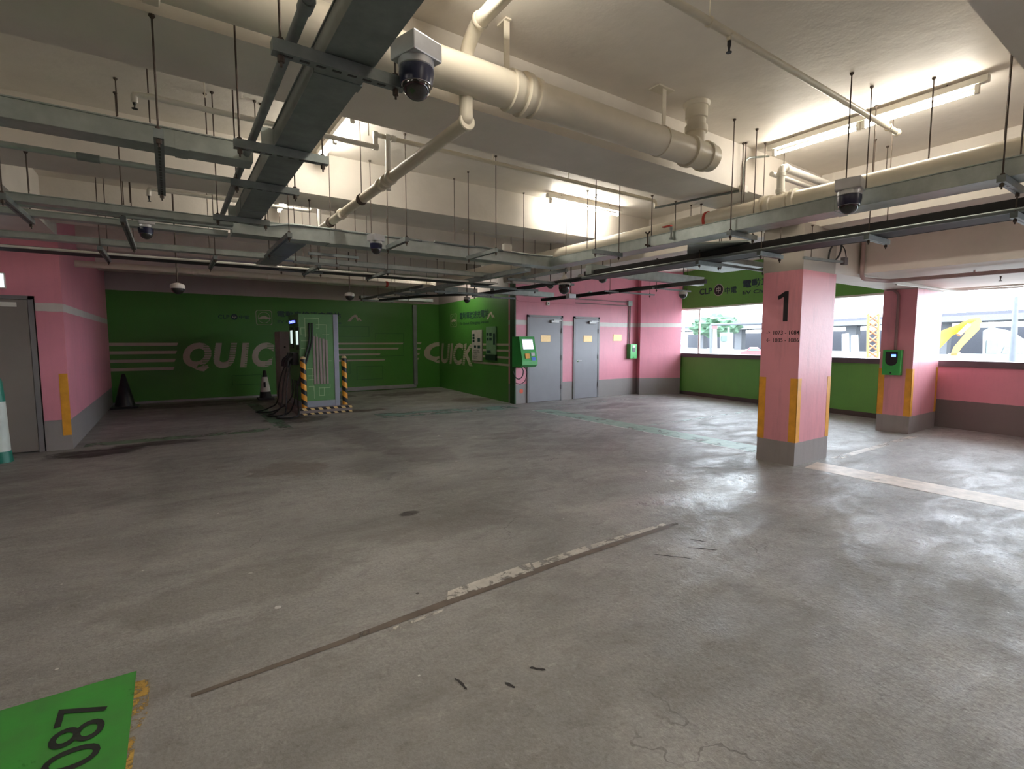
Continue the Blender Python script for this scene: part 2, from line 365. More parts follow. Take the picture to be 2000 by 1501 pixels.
# ---------------------------------------------------------------- walls
wb = struct('wall_back', B(-1.5, 15.1, 0, 7.6, 15.4, ZC), M_greenw, label='dark green mural wall lettered QUICK under grey plaster')
wn = struct('wall_nook', wallbox((6.81, 9.95), (7.36, 15.2), 0, ZC, .3), M_greenw, label='green mural side wall with a second QUICK')
wd = struct('wall_doors', MB().box(6.83, 9.9, 0, 11.12, 10.2, ZC), M_pinkw, label='pink wall with grey skirting, white stripe and two grey doors')
we = struct('wall_door_end', wallbox((12.2, 9.43), (11.1, 9.97), 0, ZC, -.3), M_pinkw, label='short pink return wall beside the window')
wl = struct('wall_left', MB().box(-1.48, 9.2, 0, -1.2, 15.1, ZC), zoned('pink_wall_left_paint', [(.42, GREY), (1.91, PINK), (2.02, STRIPE)], PINK), label='pink projecting wall with grey skirting')
struct('wall_leak_blocker', B(-3.0, 9.42, 0, -1.48, 9.6, 2.3), M_ceil)  # slab added behind the steel door to block sky light at the gaps
wl2 = struct('wall_left_front', MB().box(-14, 9.2, 0, -2.605, 9.42, ZC).box(-2.605, 9.2, 2.11, -1.48, 9.42, ZC), M_pinkw, label='pink wall over the steel door')
# right outer wall: line of the facade
A0 = Vector((12.17, 9.44)); A1 = Vector((11.03, 1.9)); dA = (A1-A0).normalized(); nA = Vector((-dA.y, dA.x))
if nA.x < 0: nA = -nA
def onf(s, off=0): p = A0+dA*s+nA*off; return (p.x, p.y)
def fac(s0, s1, z0, z1, o0, o1):
    a, b, c, d = onf(s0, o0), onf(s1, o0), onf(s1, o1), onf(s0, o1)
    return MB().prism([(*a, z0), (*b, z0), (*c, z0), (*d, z0)], (0, 0, z1-z0))
LEN = 22
struct('wall_window', fac(-.1, 6.3, 0, 1.07, 0, .25), M_winw, label='green parapet wall below the window openings')
struct('wall_window_pink', fac(6.3, LEN, 0, 1.07, 0, .25), M_winp, label='pink and grey parapet wall right of the second pillar')
struct('trim_sill', fac(-.1, LEN, 1.07, 1.175, -.03, .28), M_dark, label='dark sill along the top of the parapet')
hb = struct('wall_window_head', fac(-.45, 6.3, 2.44, ZC, 0, .3), M_winw, label='green fascia above the window openings with black lettering')
struct('trim_head', fac(-.1, 6.3, 2.40, 2.44, .02, .3), M_white, label='white window head strip')
struct('wall_window_head_right', fac(6.3, LEN, 2.385, ZC, .02, .3), M_ceil, label='pale fascia above the right window opening')
struct('wall_behind', B(-14, -12.3, 0, 12.6, -12, ZC), M_pinkw)
struct('wall_far_left', B(-14.3, -12, 0, -14, 9.5, ZC), M_pinkw)

# pillars
def pillar(x0, y0, x1, y1, label, ztop=2.345):
    t = thing('pillar', label, 'pillar', ((x0+x1)/2, (y0+y1)/2, 0))
    obj('shaft', B(x0, y0, 0, x1, y1, ztop), M_pillar, t)
    w = .085
    for cx, cy, sx, sy in ((x0, y0, 1, 1), (x1, y0, -1, 1), (x0, y1, 1, -1), (x1, y1, -1, -1)):
        e = .003
        g = MB().box(cx-sx*e, cy-sy*e, .287, cx+sx*w, cy+sy*.001, 1.06).box(cx-sx*e, cy-sy*e, .287, cx+sx*.001, cy+sy*w, 1.06)
        obj('corner_strip', g, M_yel, t, label='yellow painted corner strip')
    return t
p1 = pillar(6.15, 3.0, 6.98, 3.47, 'pink pillar marked 1 with yellow corner strips and grey base')
p2 = pillar(9.87, 3.04, 11.05, 3.5, 'farther pink pillar carrying a green wall charger, at the window wall', 2.37)
Pn1 = [(.075, 0), (.13, 0), (.13, .36), (.09, .36), (.0, .305), (.012, .262), (.075, .295)]
obj('pillar_number', MB().prism([(6.148, 3.285-a, 1.745+b) for a, b in Pn1], (.0015, 0, 0)), M_text, p1)
text('pillar_lettering', '→ 1073 - 1084', M_text, p1, (6.15, 3.405, 1.585), (0, -1, 0), (0, 0, 1), .05, .395, bold=.01)
text('pillar_lettering', '← 1085 - 1086', M_text, p1, (6.15, 3.405, 1.495), (0, -1, 0), (0, 0, 1), .05, .395, bold=.01)

# ---------------------------------------------------------------- sight-line helpers for the services under the ceiling
def colsolve(px, base, d):
    """point base + t*d that lies in image column px"""
    b = np.array(base)-_C; d = np.array(d, float); k = (px-1000)/FPX
    n = _rt-_fw*k; t = -(b@n)/(d@n); return Vector(np.array(base)+d*t)
def Brun(px0, py0, px1, z):
    p = az(px0, py0, z); q = colsolve(px1, p, (1, 0, 0)); return p, q
def Arun(px0, py0, px1, z):
    p = az(px0, py0, z); q = colsolve(px1, p, (0, 1, 0)); return p, q

# ---------------------------------------------------------------- fluorescent lights
M_tube = emit('tube_glow', (1.0, .93, .81), TUBE_W, (1, 1, 1))
def light(label, axis, c0, c1, fixed, z, n=1, drop=.10, tubes=1):
    """batten from c0 to c1 along axis; z = tube centre"""
    P = (lambda t, o=0, zz=z: (fixed+o, t, zz)) if axis == 'y' else (lambda t, o=0, zz=z: (t, fixed+o, zz))
    t = thing('fluorescent_light', label, 'light', P((c0+c1)/2))
    e = .045; b = MB()
    a = P(c0-e, -.028, z+.045); d = P(c1+e, .028, z+.095); b.box(*a, *d, bev=.006)
    obj('batten', b, M_white, t)
    L = (c1-c0)/n
    for i in range(n):
        s0 = c0+L*i+.02; s1 = c0+L*(i+1)-.02
        obj('tube', MB().tube([P(s0), P(s1)], .015, 14), M_tube, t, smooth=True)
        for s in (s0, s1):
            obj('tube_holder', MB().box(*P(s-.014, -.018, z-.02), *P(s+.014, .018, z+.05), bev=.004), M_white, t)
    for s in (c0+.2, c1-.2): obj('drop_rod', MB().tube([P(s, 0, z+.09), P(s, 0, ZC-.002)], .006, 8), M_rod, t)
    return t
light('long double tube light under the ceiling at the upper right', 'y', 1.25, 2.80, 5.02, 3.345, 2)
light('bright tube light shining on the beam behind the broad pipe', 'x', 4.22, 5.52, 5.33, 3.345)
light('tube light half hidden behind the large grey trunking', 'y', 4.35, 5.45, 1.35, 3.345, 2)
light('tube light in the bay behind, glimpsed under the grey trunking', 'y', 6.75, 7.85, 1.35, 3.33)
light('tube light at the top edge of the picture near the camera', 'y', 1.15, 2.50, 1.37, 3.345)
light('tube light in the green charging nook', 'y', 11.75, 13.2, 6.2, 3.2)
for k, (a, c0, c1, f) in enumerate((('y', -1.9, -.6, 1.35), ('y', -4.5, -3.2, 1.35), ('y', -1.9, -.6, 5.02), ('y', -4.5, -3.2, 5.02), ('y', 1.2, 2.5, -4.5), ('y', 3.9, 5.2, -4.5), ('y', -1.9, -.6, -4.5))):  # unseen tubes, added to lighten the ceiling
    light('tube light added out of view to lighten the ceiling, '+('nearest on the left', 'second on the left', 'nearest on the right', 'second on the right', 'far left side, abreast', 'far left side, ahead', 'far left side, behind')[k], a, c0, c1, f, 3.345)

# ---------------------------------------------------------------- trunking, hangers
def trunk(label, x0, y0, x1, y1, z0, z1, m=None, name='cable_trunking', lid=True):
    m = m or M_galv; t = thing(name, label, 'trunking', ((x0+x1)/2, (y0+y1)/2, z0))
    obj('channel', B(x0, y0, z0, x1, y1, z1-.008, bev=.003), m, t)
    e = .004; obj('lid', B(x0-e, y0-e, z1-.008, x1+e, y1+e, z1, bev=.002), m, t)
    L = max(x1-x0, y1-y0); k = .9
    while k < L-.2:
        c = MB()
        if x1-x0 > y1-y0: c.box(x0+k-.03, y0-.004, z0-.004, x0+k+.03, y1+.004, z1-.012)
        else: c.box(x0-.004, y0+k-.03, z0-.004, x1+.004, y0+k+.03, z1-.012)
        k += 2.4; obj('coupler', c, m, t)
    return t
def rodmesh(x, y, z0, z1, r=.0045):
    z1 -= .001
    return MB().tube([(x, y, z0), (x, y, z1-.015)], r, 8).lathe((x, y, z1-.02), [(.004, 0), (.014, .012), (.014, .02)], 8)
def ctop(x, y):
    """underside of slab or beam above"""
    for a, b in ((.22, .83), (3.0, 3.6), (5.6, 6.18), (8.2, 8.8), (10.9, 11.5), (13.5, 14.1)):
        if a-.005 <= y <= b+.005 and -1.25 < x < 6.5: return 3.03
    if 6.48 <= x <= 7.66: return 2.87
    return ZC
def hanger(label, p, q, rods=(0.03, .97), z=None, group=None, w=.021, ends=True):
    """slotted strut from p to q carried by threaded rods"""
    p = Vector(p); q = Vector(q)
    if z is not None: p.z = q.z = z
    t = thing('strut_hanger', label, 'hanger', (p+q)/2, group)
    d = (q-p); L = d.length; d.normalize(); n = Vector((-d.y, d.x, 0))*w; u = Vector((0, 0, w))
    s = MB(); k = .05
    while k < L-.04:
        s.obox(p+d*k-u*1.01, d*.016, n*.28, Vector((0, 0, .001))); k += .055
    obj2('strut', MB().obox((p+q)/2, d*(L/2), n, u), M_galvd, s, M_black, t)
    for f in rods:
        a = p+d*L*f
        r = rodmesh(a.x, a.y, a.z-.06, ctop(a.x, a.y)).lathe((a.x, a.y, a.z-.045), [(.012, 0), (.012, .02)], 6).lathe((a.x, a.y, a.z+w), [(.012, 0), (.012, .012)], 6)
        obj('threaded_rod', r, M_rod, t)
    return t
trunk('large grey cable trunking running away overhead at the left of centre', .50, -1.2, .68, 5.0, 2.52, 2.62, M_galvd)
c = thing('conduit', 'grey steel conduit running beside the large overhead trunking', 'conduit', (.41, 2, 2.56))
obj('tube', MB().tube([(.40, -1.2, 2.56), (.41, 5.1, 2.56)], .019, 12), M_galvd, c, smooth=True)
for y in (1.55, 1.72): obj('coupling', MB().tube([(.405, y, 2.56), (.405, y+.06, 2.56)], .024, 12), M_galvd, c, smooth=True)
hanger('nearest slotted strut crossing under the large grey trunking', (.33, 1.93, 0), (.80, 1.93, 0), (.06, .93), 2.495)
hanger('second slotted strut under the large grey trunking', (.31, 2.95, 0), (.77, 2.95, 0), (.06, .94), 2.495)
hanger('third slotted strut under the large grey trunking', (.36, 3.66, 0), (.76, 3.66, 0), (.08, .94), 2.495)
hanger('farthest slotted strut under the large grey trunking', (.33, 4.74, 0), (.74, 4.74, 0), (.08, .93), 2.495)
for y in (2.95, 4.74):
    b = MB().box(.435, y-.02, 2.517, .495, y-.016, 2.60).box(.435, y-.016, 2.515, .495, y+.02, 2.52)
    tag(obj('angle_bracket', b, M_galv), 'small zinc angle bracket beside the trunking on the %s strut' % ('second' if y < 4 else 'farthest'), 'bracket')
trunk('pale green galvanised trunking crossing the upper left', -8, 3.27, .44, 3.42, 2.52, 2.62)
c = thing('conduit', 'grey conduit crossing behind the upper left trunking', 'conduit', (-3, 3.74, 2.53))
obj('tube', MB().tube([(-8, 3.75, 2.53), (.38, 3.75, 2.53)], .017, 12), M_galv, c, smooth=True)
p = az(175, 313, 2.53); obj('coupling', MB().tube([(p.x-.05, 3.75, 2.53), (p.x+.05, 3.75, 2.53)], .022, 12), M_galvd, c, smooth=True)
hanger('long slotted strut under the upper left trunking', (0, 3.0, 0), (0, 4.15, 0), (.01, .97), 2.49)
# second row across
p, q = Brun(0, 388, 440, 2.50); y2a = p.y
trunk('upper of the parallel trunkings crossing the left side', -8, y2a, .5, y2a+.1, 2.50, 2.56)
p, q = Brun(180, 417, 440, 2.50)
trunk('middle of the parallel trunkings crossing the left side', -1.2, p.y, .5, p.y+.05, 2.50, 2.54)
p, q = Brun(180, 433, 440, 2.50)
trunk('lower of the parallel trunkings crossing the left side', -1.2, p.y, .5, p.y+.1, 2.50, 2.55)
yT = az(700, 480.5, 2.50).y
xr = az(1100, 519, 2.50)
trunk('pale trunking crossing the middle of the ceiling', .52, yT, 4.26, yT+.2, 2.50, 2.64)
c = thing('conduit', 'thin conduit lying on top of the middle trunking', 'conduit', (2, yT, 2.65))
pts = [(.6, yT-.02, 2.60), (.78, yT-.04, 2.58), (1.0, yT-.02, 2.635), (1.3, yT, 2.64), (2.0, yT, 2.635), (2.4, yT, 2.635)]
obj('tube', MB().tube(pts, .012, 10, .08), M_galvd, c, smooth=True)
pts = [(2.55, yT-.01, 2.64), (3.0, yT-.01, 2.63), (3.15, yT-.01, 2.65), (3.4, yT-.01, 2.635), (3.9, yT-.01, 2.62), (4.1, yT-.25, 2.58)]
c2 = thing('conduit', 'thin wavy conduit above the right half of the middle trunking', 'conduit', (3.2, yT, 2.65))
obj('tube', MB().tube(pts, .012, 10, .08), M_galvd, c2, smooth=True)
def Astrut(label, px0, py0, px1, rods=(.02, .97), z=2.48):
    p, q = Arun(px0, py0, px1, z); return hanger(label, p, q, rods)
Astrut('slotted strut under the middle trunking near the large trunking', 566, 458, 525)
Astrut('slotted strut under the middle trunking beside the small dome camera', 795, 467, 757)
Astrut('slotted strut under the middle trunking beside the white junction box', 970, 488, 914)
Astrut('slotted strut where the middle and right trunkings meet', 1107, 527, 1020)
Astrut('dark strut under the parallel trunkings at the left', 240, 427, 262)
Astrut('dark strut crossing the pale girder at the far left', 3, 382, 62)
p = az(989, 495, 2.6); 
t = thing('junction_box', 'white junction box standing on the middle trunking', 'junction box', (p.x, yT-.02, 2.62))
obj('box', B(p.x-.055, yT-.05, 2.63, p.x+.055, yT, 2.71, bev=.004), M_white, t); obj('cover', B(p.x-.058, yT-.055, 2.627, p.x+.058, yT-.05, 2.713, bev=.002), M_white, t)
# right trunking along the facade side
trunk('long pale green trunking running along the right side below the broad pipe', 4.26, -1.4, 4.49, yT+.22, 2.50, 2.615)
for (px, py, px1, lab) in ((1427, 455, 1490, 'strut with clamps under the right trunking above the pillar'), (1958, 350, 1985, 'strut under the right trunking at the right edge'), (1163, 491, 1230, 'strut under the right trunking beyond the red handle')):
    p = az(px, py, 2.475); hanger(lab, (p.x-.03, p.y, 0), (p.x+.40, p.y, 0), (.06, .9), 2.475)
# lower row: long trunking and conduit at the back left
p, q = Brun(0, 460, 970, 2.50)
trunk('long grey trunking crossing low in front of the left pink wall', -8, p.y, q.x, p.y+.12, 2.50, 2.56)
yl = p.y
p, q = Brun(0, 480, 972, 2.47)
c = thing('conduit', 'thin bright conduit running across below the long grey trunking', 'conduit', (0, p.y, 2.47))
obj('tube', MB().tube([(-8, p.y, 2.475), (q.x, p.y, 2.475)], .014, 10), M_white, c, smooth=True)
tag(obj('cable_tray', B(-8, p.y+.06, 2.47, q.x, p.y+.36, 2.50), M_rub), 'dark cable tray lying behind the thin bright conduit', 'cable tray')
yc = p.y
for k, px in enumerate((195, 420, 622, 757)):
    x = colsolve(px, (0, yl, 2.5), (1, 0, 0)).x
    hanger('dark strut under the low crossing trunking, %s from the left' % ('first', 'second', 'third', 'fourth')[k], (x, yl-.05, 0), (x, yc+.4, 0), (.05, .95), 2.455)
# short sloping side trunking
p = az(640, 480, 2.50); q = az(555, 523, 2.50)
trunk('short grey trunking branching back under the middle trunking', .98, yT+.2, 1.20, yl+1.0, 2.49, 2.53, M_galvd)
for k, (px, py, px1) in enumerate(((602, 494, 700), (573, 511, 662), (545, 527, 630))):
    p, q = Brun(px, py, px1, 2.46); hanger('pale slotted strut under the short branch trunking, %s' % ('nearest', 'middle', 'farthest')[k], p, q, (.05, .95), w=.014)

# ---------------------------------------------------------------- pipes
def flange(c, r, h, axis, seg=28): return MB().lathe(c, [(r*.9, -h/2), (r, -h/2+.006), (r, h/2-.006), (r*.9, h/2)], seg, axis)
YP, ZP, RP = 2.72, 0, .108
zc_ = ay(1200, 246, YP).z; ZP = zc_
t = thing('drain_pipe', 'broad cream drain pipe crossing in front of the nearest beam', 'pipe', (1.5, YP, ZP))
xe = colsolve(1388, (0, YP, ZP), (1, 0, 0)).x
obj('pipe_run', MB().tube([(-2.4, YP, ZP), (xe, YP, ZP)], RP, 36), M_pipe, t, smooth=True)
def pxx(px): return colsolve(px, (0, YP, ZP), (1, 0, 0)).x
for px, w, rr in ((1000, .05, 1.13), (1022, .03, 1.22), (1042, .02, 1.12), (1290, .015, 1.06), (1345, .03, 1.16), (1375, .03, 1.12), (290, .05, 1.2), (262, .02, 1.15)):
    x = pxx(px); obj('collar', flange((x, YP, ZP), RP*rr, w+.02, 'x', 36), M_pipe, t, smooth=True)
x = pxx(1358)
obj('riser_stub', MB().lathe((x, YP, ZP), [(.075, .05), (.075, .16), (.09, .165), (.09, .215), (.075, .22), (.075, .27), (.088, .275), (.088, ZC-ZP)], 28), M_pipe, t, smooth=True)
obj('riser_collar', MB().lathe((x, YP, ZC), [(.10, -.03), (.11, 0)], 20), M_pipe, t, smooth=True)
for px in (985, 1290):
    x = pxx(px)
    obj('strap_hanger', B(x-.02, YP-.03, ZP+RP*.8, x+.02, YP-.024, ZC-.01).box(x-.09 if px > 1000 else x-.02, YP-.05, ZC-.012, x+.09 if px > 1000 else x+.02, YP+.05, ZC-.001), M_pipe, t)
# branch from the upper right into the broad pipe
t = thing('branch_pipe', 'cream branch pipe dropping into the broad drain pipe from the top edge', 'pipe', (1.9, 2.3, 3.2))
xb = pxx(915)
obj('pipe_run', MB().tube([(xb, -1.0, 3.31), (xb, YP-.1, 3.31), (xb, YP+.02, 3.22), (xb, YP+.04, ZP+.05)], .042, 20, .07), M_pipe, t, smooth=True)
for y in (YP-.14, ): obj('collar', flange((xb, y, 3.31), .05, .03, 'y'), M_pipe, t, smooth=True)
obj('collar', MB().lathe((xb, YP+.04, 3.11), [(.045, 0), (.052, .01), (.052, .05), (.045, .06)], 20), M_pipe, t, smooth=True)
# pipe running back below the beams
t = thing('drain_pipe', 'cream sloping pipe running back from the broad pipe to the middle trunking', 'pipe', (1.5, 4.5, 2.8))
za, zb = 2.83, 2.72; pa = az(925, 228, za); pb = az(628, 447, zb); xd = pa.x
obj('pipe_run', MB().tube([(xb, YP+.03, ZP-.05), (xb+.01, YP+.05, za+.01), (xd, pa.y+.12, za), (pb.x, pb.y+.6, zb)], .042, 20, .06), M_pipe, t, smooth=True)
def onp(y): f = (y-pa.y)/(pb.y-pa.y); return Vector((xd+(pb.x-xd)*f, y, za+(zb-za)*f))
for y in (pa.y+.08, 3.9, 4.0, 4.1, 5.1):
    c = onp(y); obj('collar', flange(c, .052, .035, 'y'), M_pipe, t, smooth=True)
for y in (4.55, 5.45): 
    c = onp(y); obj('pipe_hanger', rodmesh(c.x, y, c.z+.04, ctop(c.x, y)).lathe(c, [(.046, -.01), (.049, -.01), (.049, .01), (.046, .01)], 20, 'y'), M_rod, t)
# small branch pipes near the left light
zb_ = 3.24; p = az(860, 293, zb_); yb = p.y
t = thing('sprinkler_pipe', 'thin white sprinkler pipe running across the bay behind the nearest beam', 'pipe', (2, yb, zb_))
x0 = colsolve(745, (0, yb, zb_), (1, 0, 0)).x; x1 = colsolve(1280, (0, yb, zb_), (1, 0, 0)).x; xm = colsolve(733, (0, yb, zb_), (1, 0, 0)).x; xl = colsolve(272, (0, yb, zb_-.08), (1, 0, 0)).x
obj('pipe_run', MB().tube([(x0, yb, zb_), (x1, yb, zb_), (x1+.01, yb, zb_-.08)], .02, 14, .04), M_pipe, t, smooth=True)
obj('pipe_offset', MB().tube([(x0+.03, yb, zb_), (xm, yb, zb_), (xm, yb, zb_-.10), (xl, yb, zb_-.10), (xl-.03, yb, zb_-.11), (xl-.03, yb, zb_-.16)], .02, 14, .035), M_white, t, smooth=True)
xt = colsolve(757, (0, yb, zb_), (1, 0, 0)).x
for c, a in (((xm, yb, zb_-.1), 'x'), ((xm, yb, zb_), 'x'), ((xt, yb, zb_), 'x'), ((xt+.05, yb, zb_), 'x')): obj('elbow', flange(c, .029, .04, a, 16), M_white, t, smooth=True)
obj('sprinkler_head', MB().lathe((xl-.03, yb, zb_-.2), [(.018, 0), (.018, .004), (.004, .006), (.006, .025), (.010, .03), (.012, .045)], 12), M_black, t)
obj('drop_pipe', MB().tube([(xt, yb, zb_), (xt, yb, onp(yb).z+.03)], .022, 14), M_white, t, smooth=True)
for px in (963, 720, 400, 1110):
    x = colsolve(px, (0, yb, zb_), (1, 0, 0)).x; obj('pipe_hanger', rodmesh(x, yb, zb_-.02, ZC, .004), M_pipe, t)
# second bay pipe
p = az(470, 393, 3.2); t = thing('sprinkler_pipe', 'thin white sprinkler pipe in the farther bay behind the large trunking', 'pipe', (0, p.y, 3.2))
xa = colsolve(290, (0, p.y, 3.2), (1, 0, 0)).x; xz = colsolve(608, (0, p.y, 3.2), (1, 0, 0)).x
obj('pipe_run', MB().tube([(xa, p.y, 3.12), (xa, p.y, 3.2), (xz, p.y, 3.2), (xz, p.y, 3.32), (xz+.1, p.y, 3.32), (xz+.1, p.y, 2.8)], .022, 14, .04), M_white, t, smooth=True)
obj('sprinkler_head', MB().lathe((xa, p.y, 3.06), [(.018, 0), (.018, .004), (.004, .006), (.008, .03), (.012, .06)], 12), M_black, t)
# upper right sprinkler pipe
zs = 3.33; p = az(1500, 110, zs); ys = p.y
t = thing('sprinkler_pipe', 'cream sprinkler pipe crossing the upper right ceiling in front of the long light', 'pipe', (4, ys, zs))
sx = lambda px: colsolve(px, (0, ys, zs), (1, 0, 0)).x
zz_ = 3.27; ys = az(1500, 110, zz_).y; zs = zz_
obj('pipe_run', MB().tube([(1.6, ys, zs), (sx(1752), ys, zs)], .021, 16), M_pipe, t, smooth=True)
obj('end_cap', flange((sx(1752), ys, zs), .028, .04, 'x', 16), M_pipe, t, smooth=True)
for px in (1386, 1735): obj('pipe_hanger', MB().lathe((sx(px), ys, zs), [(.024, -.008), (.029, -.008), (.029, .008), (.024, .008)], 16, 'x').tube([(sx(px), ys, zs+.025), (sx(px), ys, ZC)], .004, 8), M_pipe, t)
obj('sprinkler_head', MB().lathe((sx(1425), ys, zs-.105), [(.016, 0), (.016, .004), (.005, .008), (.008, .03), (.011, .04), (.011, .075)], 14), M_black, t)
obj('sprinkler_socket', MB().lathe((sx(1425), ys, zs-.04), [(.015, 0), (.015, .02), (.022, .025), (.022, .04)], 14), M_pipe, t)
# broad pipe on the right above the trunking
zr = 2.785; XR = 4.80; RR = .088
t = thing('drain_pipe', 'broad cream pipe running along the right side above the trunking', 'pipe', (XR, 2.5, zr))
ye = 9.6
obj('pipe_run', MB().tube([(XR, -1.6, zr), (XR, ye, zr)], RR, 32), M_pipe, t, smooth=True)
ry = lambda px: colsolve(px, (XR, 3, zr), (0, 1, 0)).y
for px, rr, w in ((1552, 1.25, .05), (1540, 1.12, .03), (1505, 1.2, .05), (1493, 1.28, .03), (1478, 1.1, .03)): obj('collar', flange((XR, ry(px), zr), RR*rr, w, 'y'), M_pipe, t, smooth=True)
obj('red_band', flange((XR, ry(1383), zr), RR*1.1, .035, 'y'), M_red, t, smooth=True, label='red band')
yt = ry(1523)
for px in (1812, 1452, 1960, 1163): obj('pipe_hanger', rodmesh(XR, ry(px), zr+RR*.9, ctop(XR, ry(px)), .005), M_rod, t)
t = thing('branch_pipe', 'white tee pipe rising from the broad right pipe and turning over the pillar', 'pipe', (XR, yt, zr+.1))
zt = ax(1523, 328, XR).z; zt = zr+.34
obj('pipe_run', MB().tube([(XR, yt, zr+RR*.8), (XR, yt, zt), (6.4, yt, zt)], .034, 20, .06), M_white, t, smooth=True)
for z_ in (zr+.12, zt-.07): obj('collar', MB().lathe((XR, yt, z_), [(.034, -.02), (.042, -.016), (.042, .016), (.034, .02)], 18), M_white, t, smooth=True)
obj('collar', flange((XR+.08, yt, zt), .042, .035, 'x', 18), M_white, t, smooth=True)
t = thing('branch_pipe', 'lower thin white pipe parallel to the tee pipe above the right pipe', 'pipe', (5.5, yt+.02, zt-.09))
obj('pipe_run', MB().tube([(XR+.05, yt+.12, zt-.02), (6.4, yt+.12, zt-.02)], .022, 16), M_white, t, smooth=True)
# red lever
p = az(1309, 455, 2.68); t = thing('valve', 'small valve with red lever on the right trunking', 'valve', (4.23, p.y, 2.6))
yv = colsolve(1312, (4.24, 3, 2.6), (0, 1, 0)).y
obj('valve_body', MB().lathe((4.23, yv, 2.53), [(.012, 0), (.02, .01), (.012, .03), (.010, .09), (.018, .10), (.018, .12)], 12), M_galv, t, smooth=True)
obj('lever', B(4.21, yv+.0, 2.66, 4.25, yv+.10, 2.672, bev=.003), M_red, t, label='red lever')
yv = colsolve(1265, (4.24, 3, 2.6), (0, 1, 0)).y
tag(obj('pipe_clamp', MB().tube([(4.24, yv, 2.50), (4.24, yv, 2.64)], .007, 8).tube([(4.24, yv-.03, 2.66), (4.24, yv, 2.635), (4.24, yv+.03, 2.66)], .009, 8).tube([(4.24, yv-.03, 2.51), (4.24, yv+.03, 2.53)], .010, 8), M_rod), 'small dark clamp on the side of the right trunking', 'clamp')
# conduit from the right light to its junction box, and on below the beam
t = thing('conduit', 'grey conduit bending down from the long right light to a junction box', 'conduit', (5.02, 2.9, 3.3))
obj('tube', MB().tube([(5.02, 2.83, 3.34), (5.02, 2.93, 3.36), (4.83, 2.975, 3.33), (4.83, 2.975, 3.06)], .010, 12, .1), M_galv, t, smooth=True)
obj('junction_box', B(4.79, 2.95, 2.99, 4.87, 2.998, 3.06, bev=.004), M_white, t)
t = thing('conduit', 'dark conduit clipped under the nearest beam beside the right pipe', 'conduit', (4.8, 3.3, 3.0))
obj('tube', MB().tube([(4.83, 3.0, 3.015), (4.75, 3.3, 3.015), (4.55, 3.85, 2.99)], .012, 10), M_galvd, t, smooth=True)
# dark tray and pipe lower right
zd = 2.41; xd2 = 5.0
t = thing('cable_tray', 'black slotted cable tray along the right side below the pale trunking', 'cable tray', (xd2, 2, zd))
ytr = colsolve(1140, (xd2, 3, zd), (0, 1, 0)).y
obj('side_rail', B(xd2, -1.4, zd, xd2+.012, ytr, zd+.10), M_rub, t); obj('side_rail', B(xd2+.28, -1.4, zd, xd2+.292, ytr, zd+.10), M_rub, t)
obj('tray_floor', B(xd2+.012, -1.4, zd+.002, xd2+.28, ytr, zd+.008), M_rub, t)
c = MB()
for i in range(7): c.tube([(xd2+.05+.034*i, -1.4, zd+.03), (xd2+.05+.034*i, ytr, zd+.03)], .014, 8)
obj('cables', c, M_black, t)
t = thing('conduit', 'steel conduit along the foot of the black cable tray', 'conduit', (xd2-.03, 2, zd))
obj('tube', MB().tube([(xd2-.03, -1.4, zd+.012), (xd2-.03, ytr, zd+.012)], .017, 12), M_galvd, t, smooth=True)
for k, px in enumerate((1700, 1986, 1490, 1370)):
    y = colsolve(px, (xd2, 3, zd-.02), (0, 1, 0)).y
    hanger('dark strut under the black cable tray, %s' % ('in front of the pale fascia', 'at the right edge', 'left of the pillar head', 'before the green fascia')[k], (xd2-.08, y, zd-.025), (xd2+.36, y, zd-.025), (.1, .92))
# wide pale trunking plates near the pillar
p = az(1350, 497, 2.46); 
trunk('wide pale trunking branching towards the numbered pillar', 5.35, 3.55, 6.3, 4.15, 2.44, 2.50)
tag(obj('cover_plate', MB().prism([(4.62, 3.46, 2.53), (5.0, 3.0, 2.53), (5.95, 3.3, 2.53), (6.1, 3.66, 2.53), (6.1, 3.90, 2.53), (5.15, 3.86, 2.53)], (0, 0, .02)), M_galv), 'sloping pale steel cover plate beside the wide trunking', 'plate')
hanger('pale slotted strut under the wide trunking by the pillar', (5.38, 3.6, 2.41), (6.4, 3.6, 2.41), (.05, .95), w=.014)
# blue grey trunking to the green fascia
p, q = Brun(1155, 535, 1375, 2.45)
trunk('blue grey trunking running towards the green fascia', p.x, p.y, q.x, p.y+.12, 2.45, 2.59)
p, q = Arun(1240, 562, 1056, 2.42)
pe = colsolve(1376, p, (0, 1, 0))
trunk('long dark strut trunking in front of the pink door wall', p.x, pe.y, p.x+.06, q.y, 2.37, 2.43, M_rub)
hanger('slender strut under the blue grey trunking', (6.3, 6.4, 2.38), (7.6, 6.4, 2.38), (.1, .9), w=.012)
hanger('slender strut in front of the first letters of the green fascia', (6.6, 5.6, 2.38), (7.6, 5.6, 2.38), (.1, .9), w=.012)
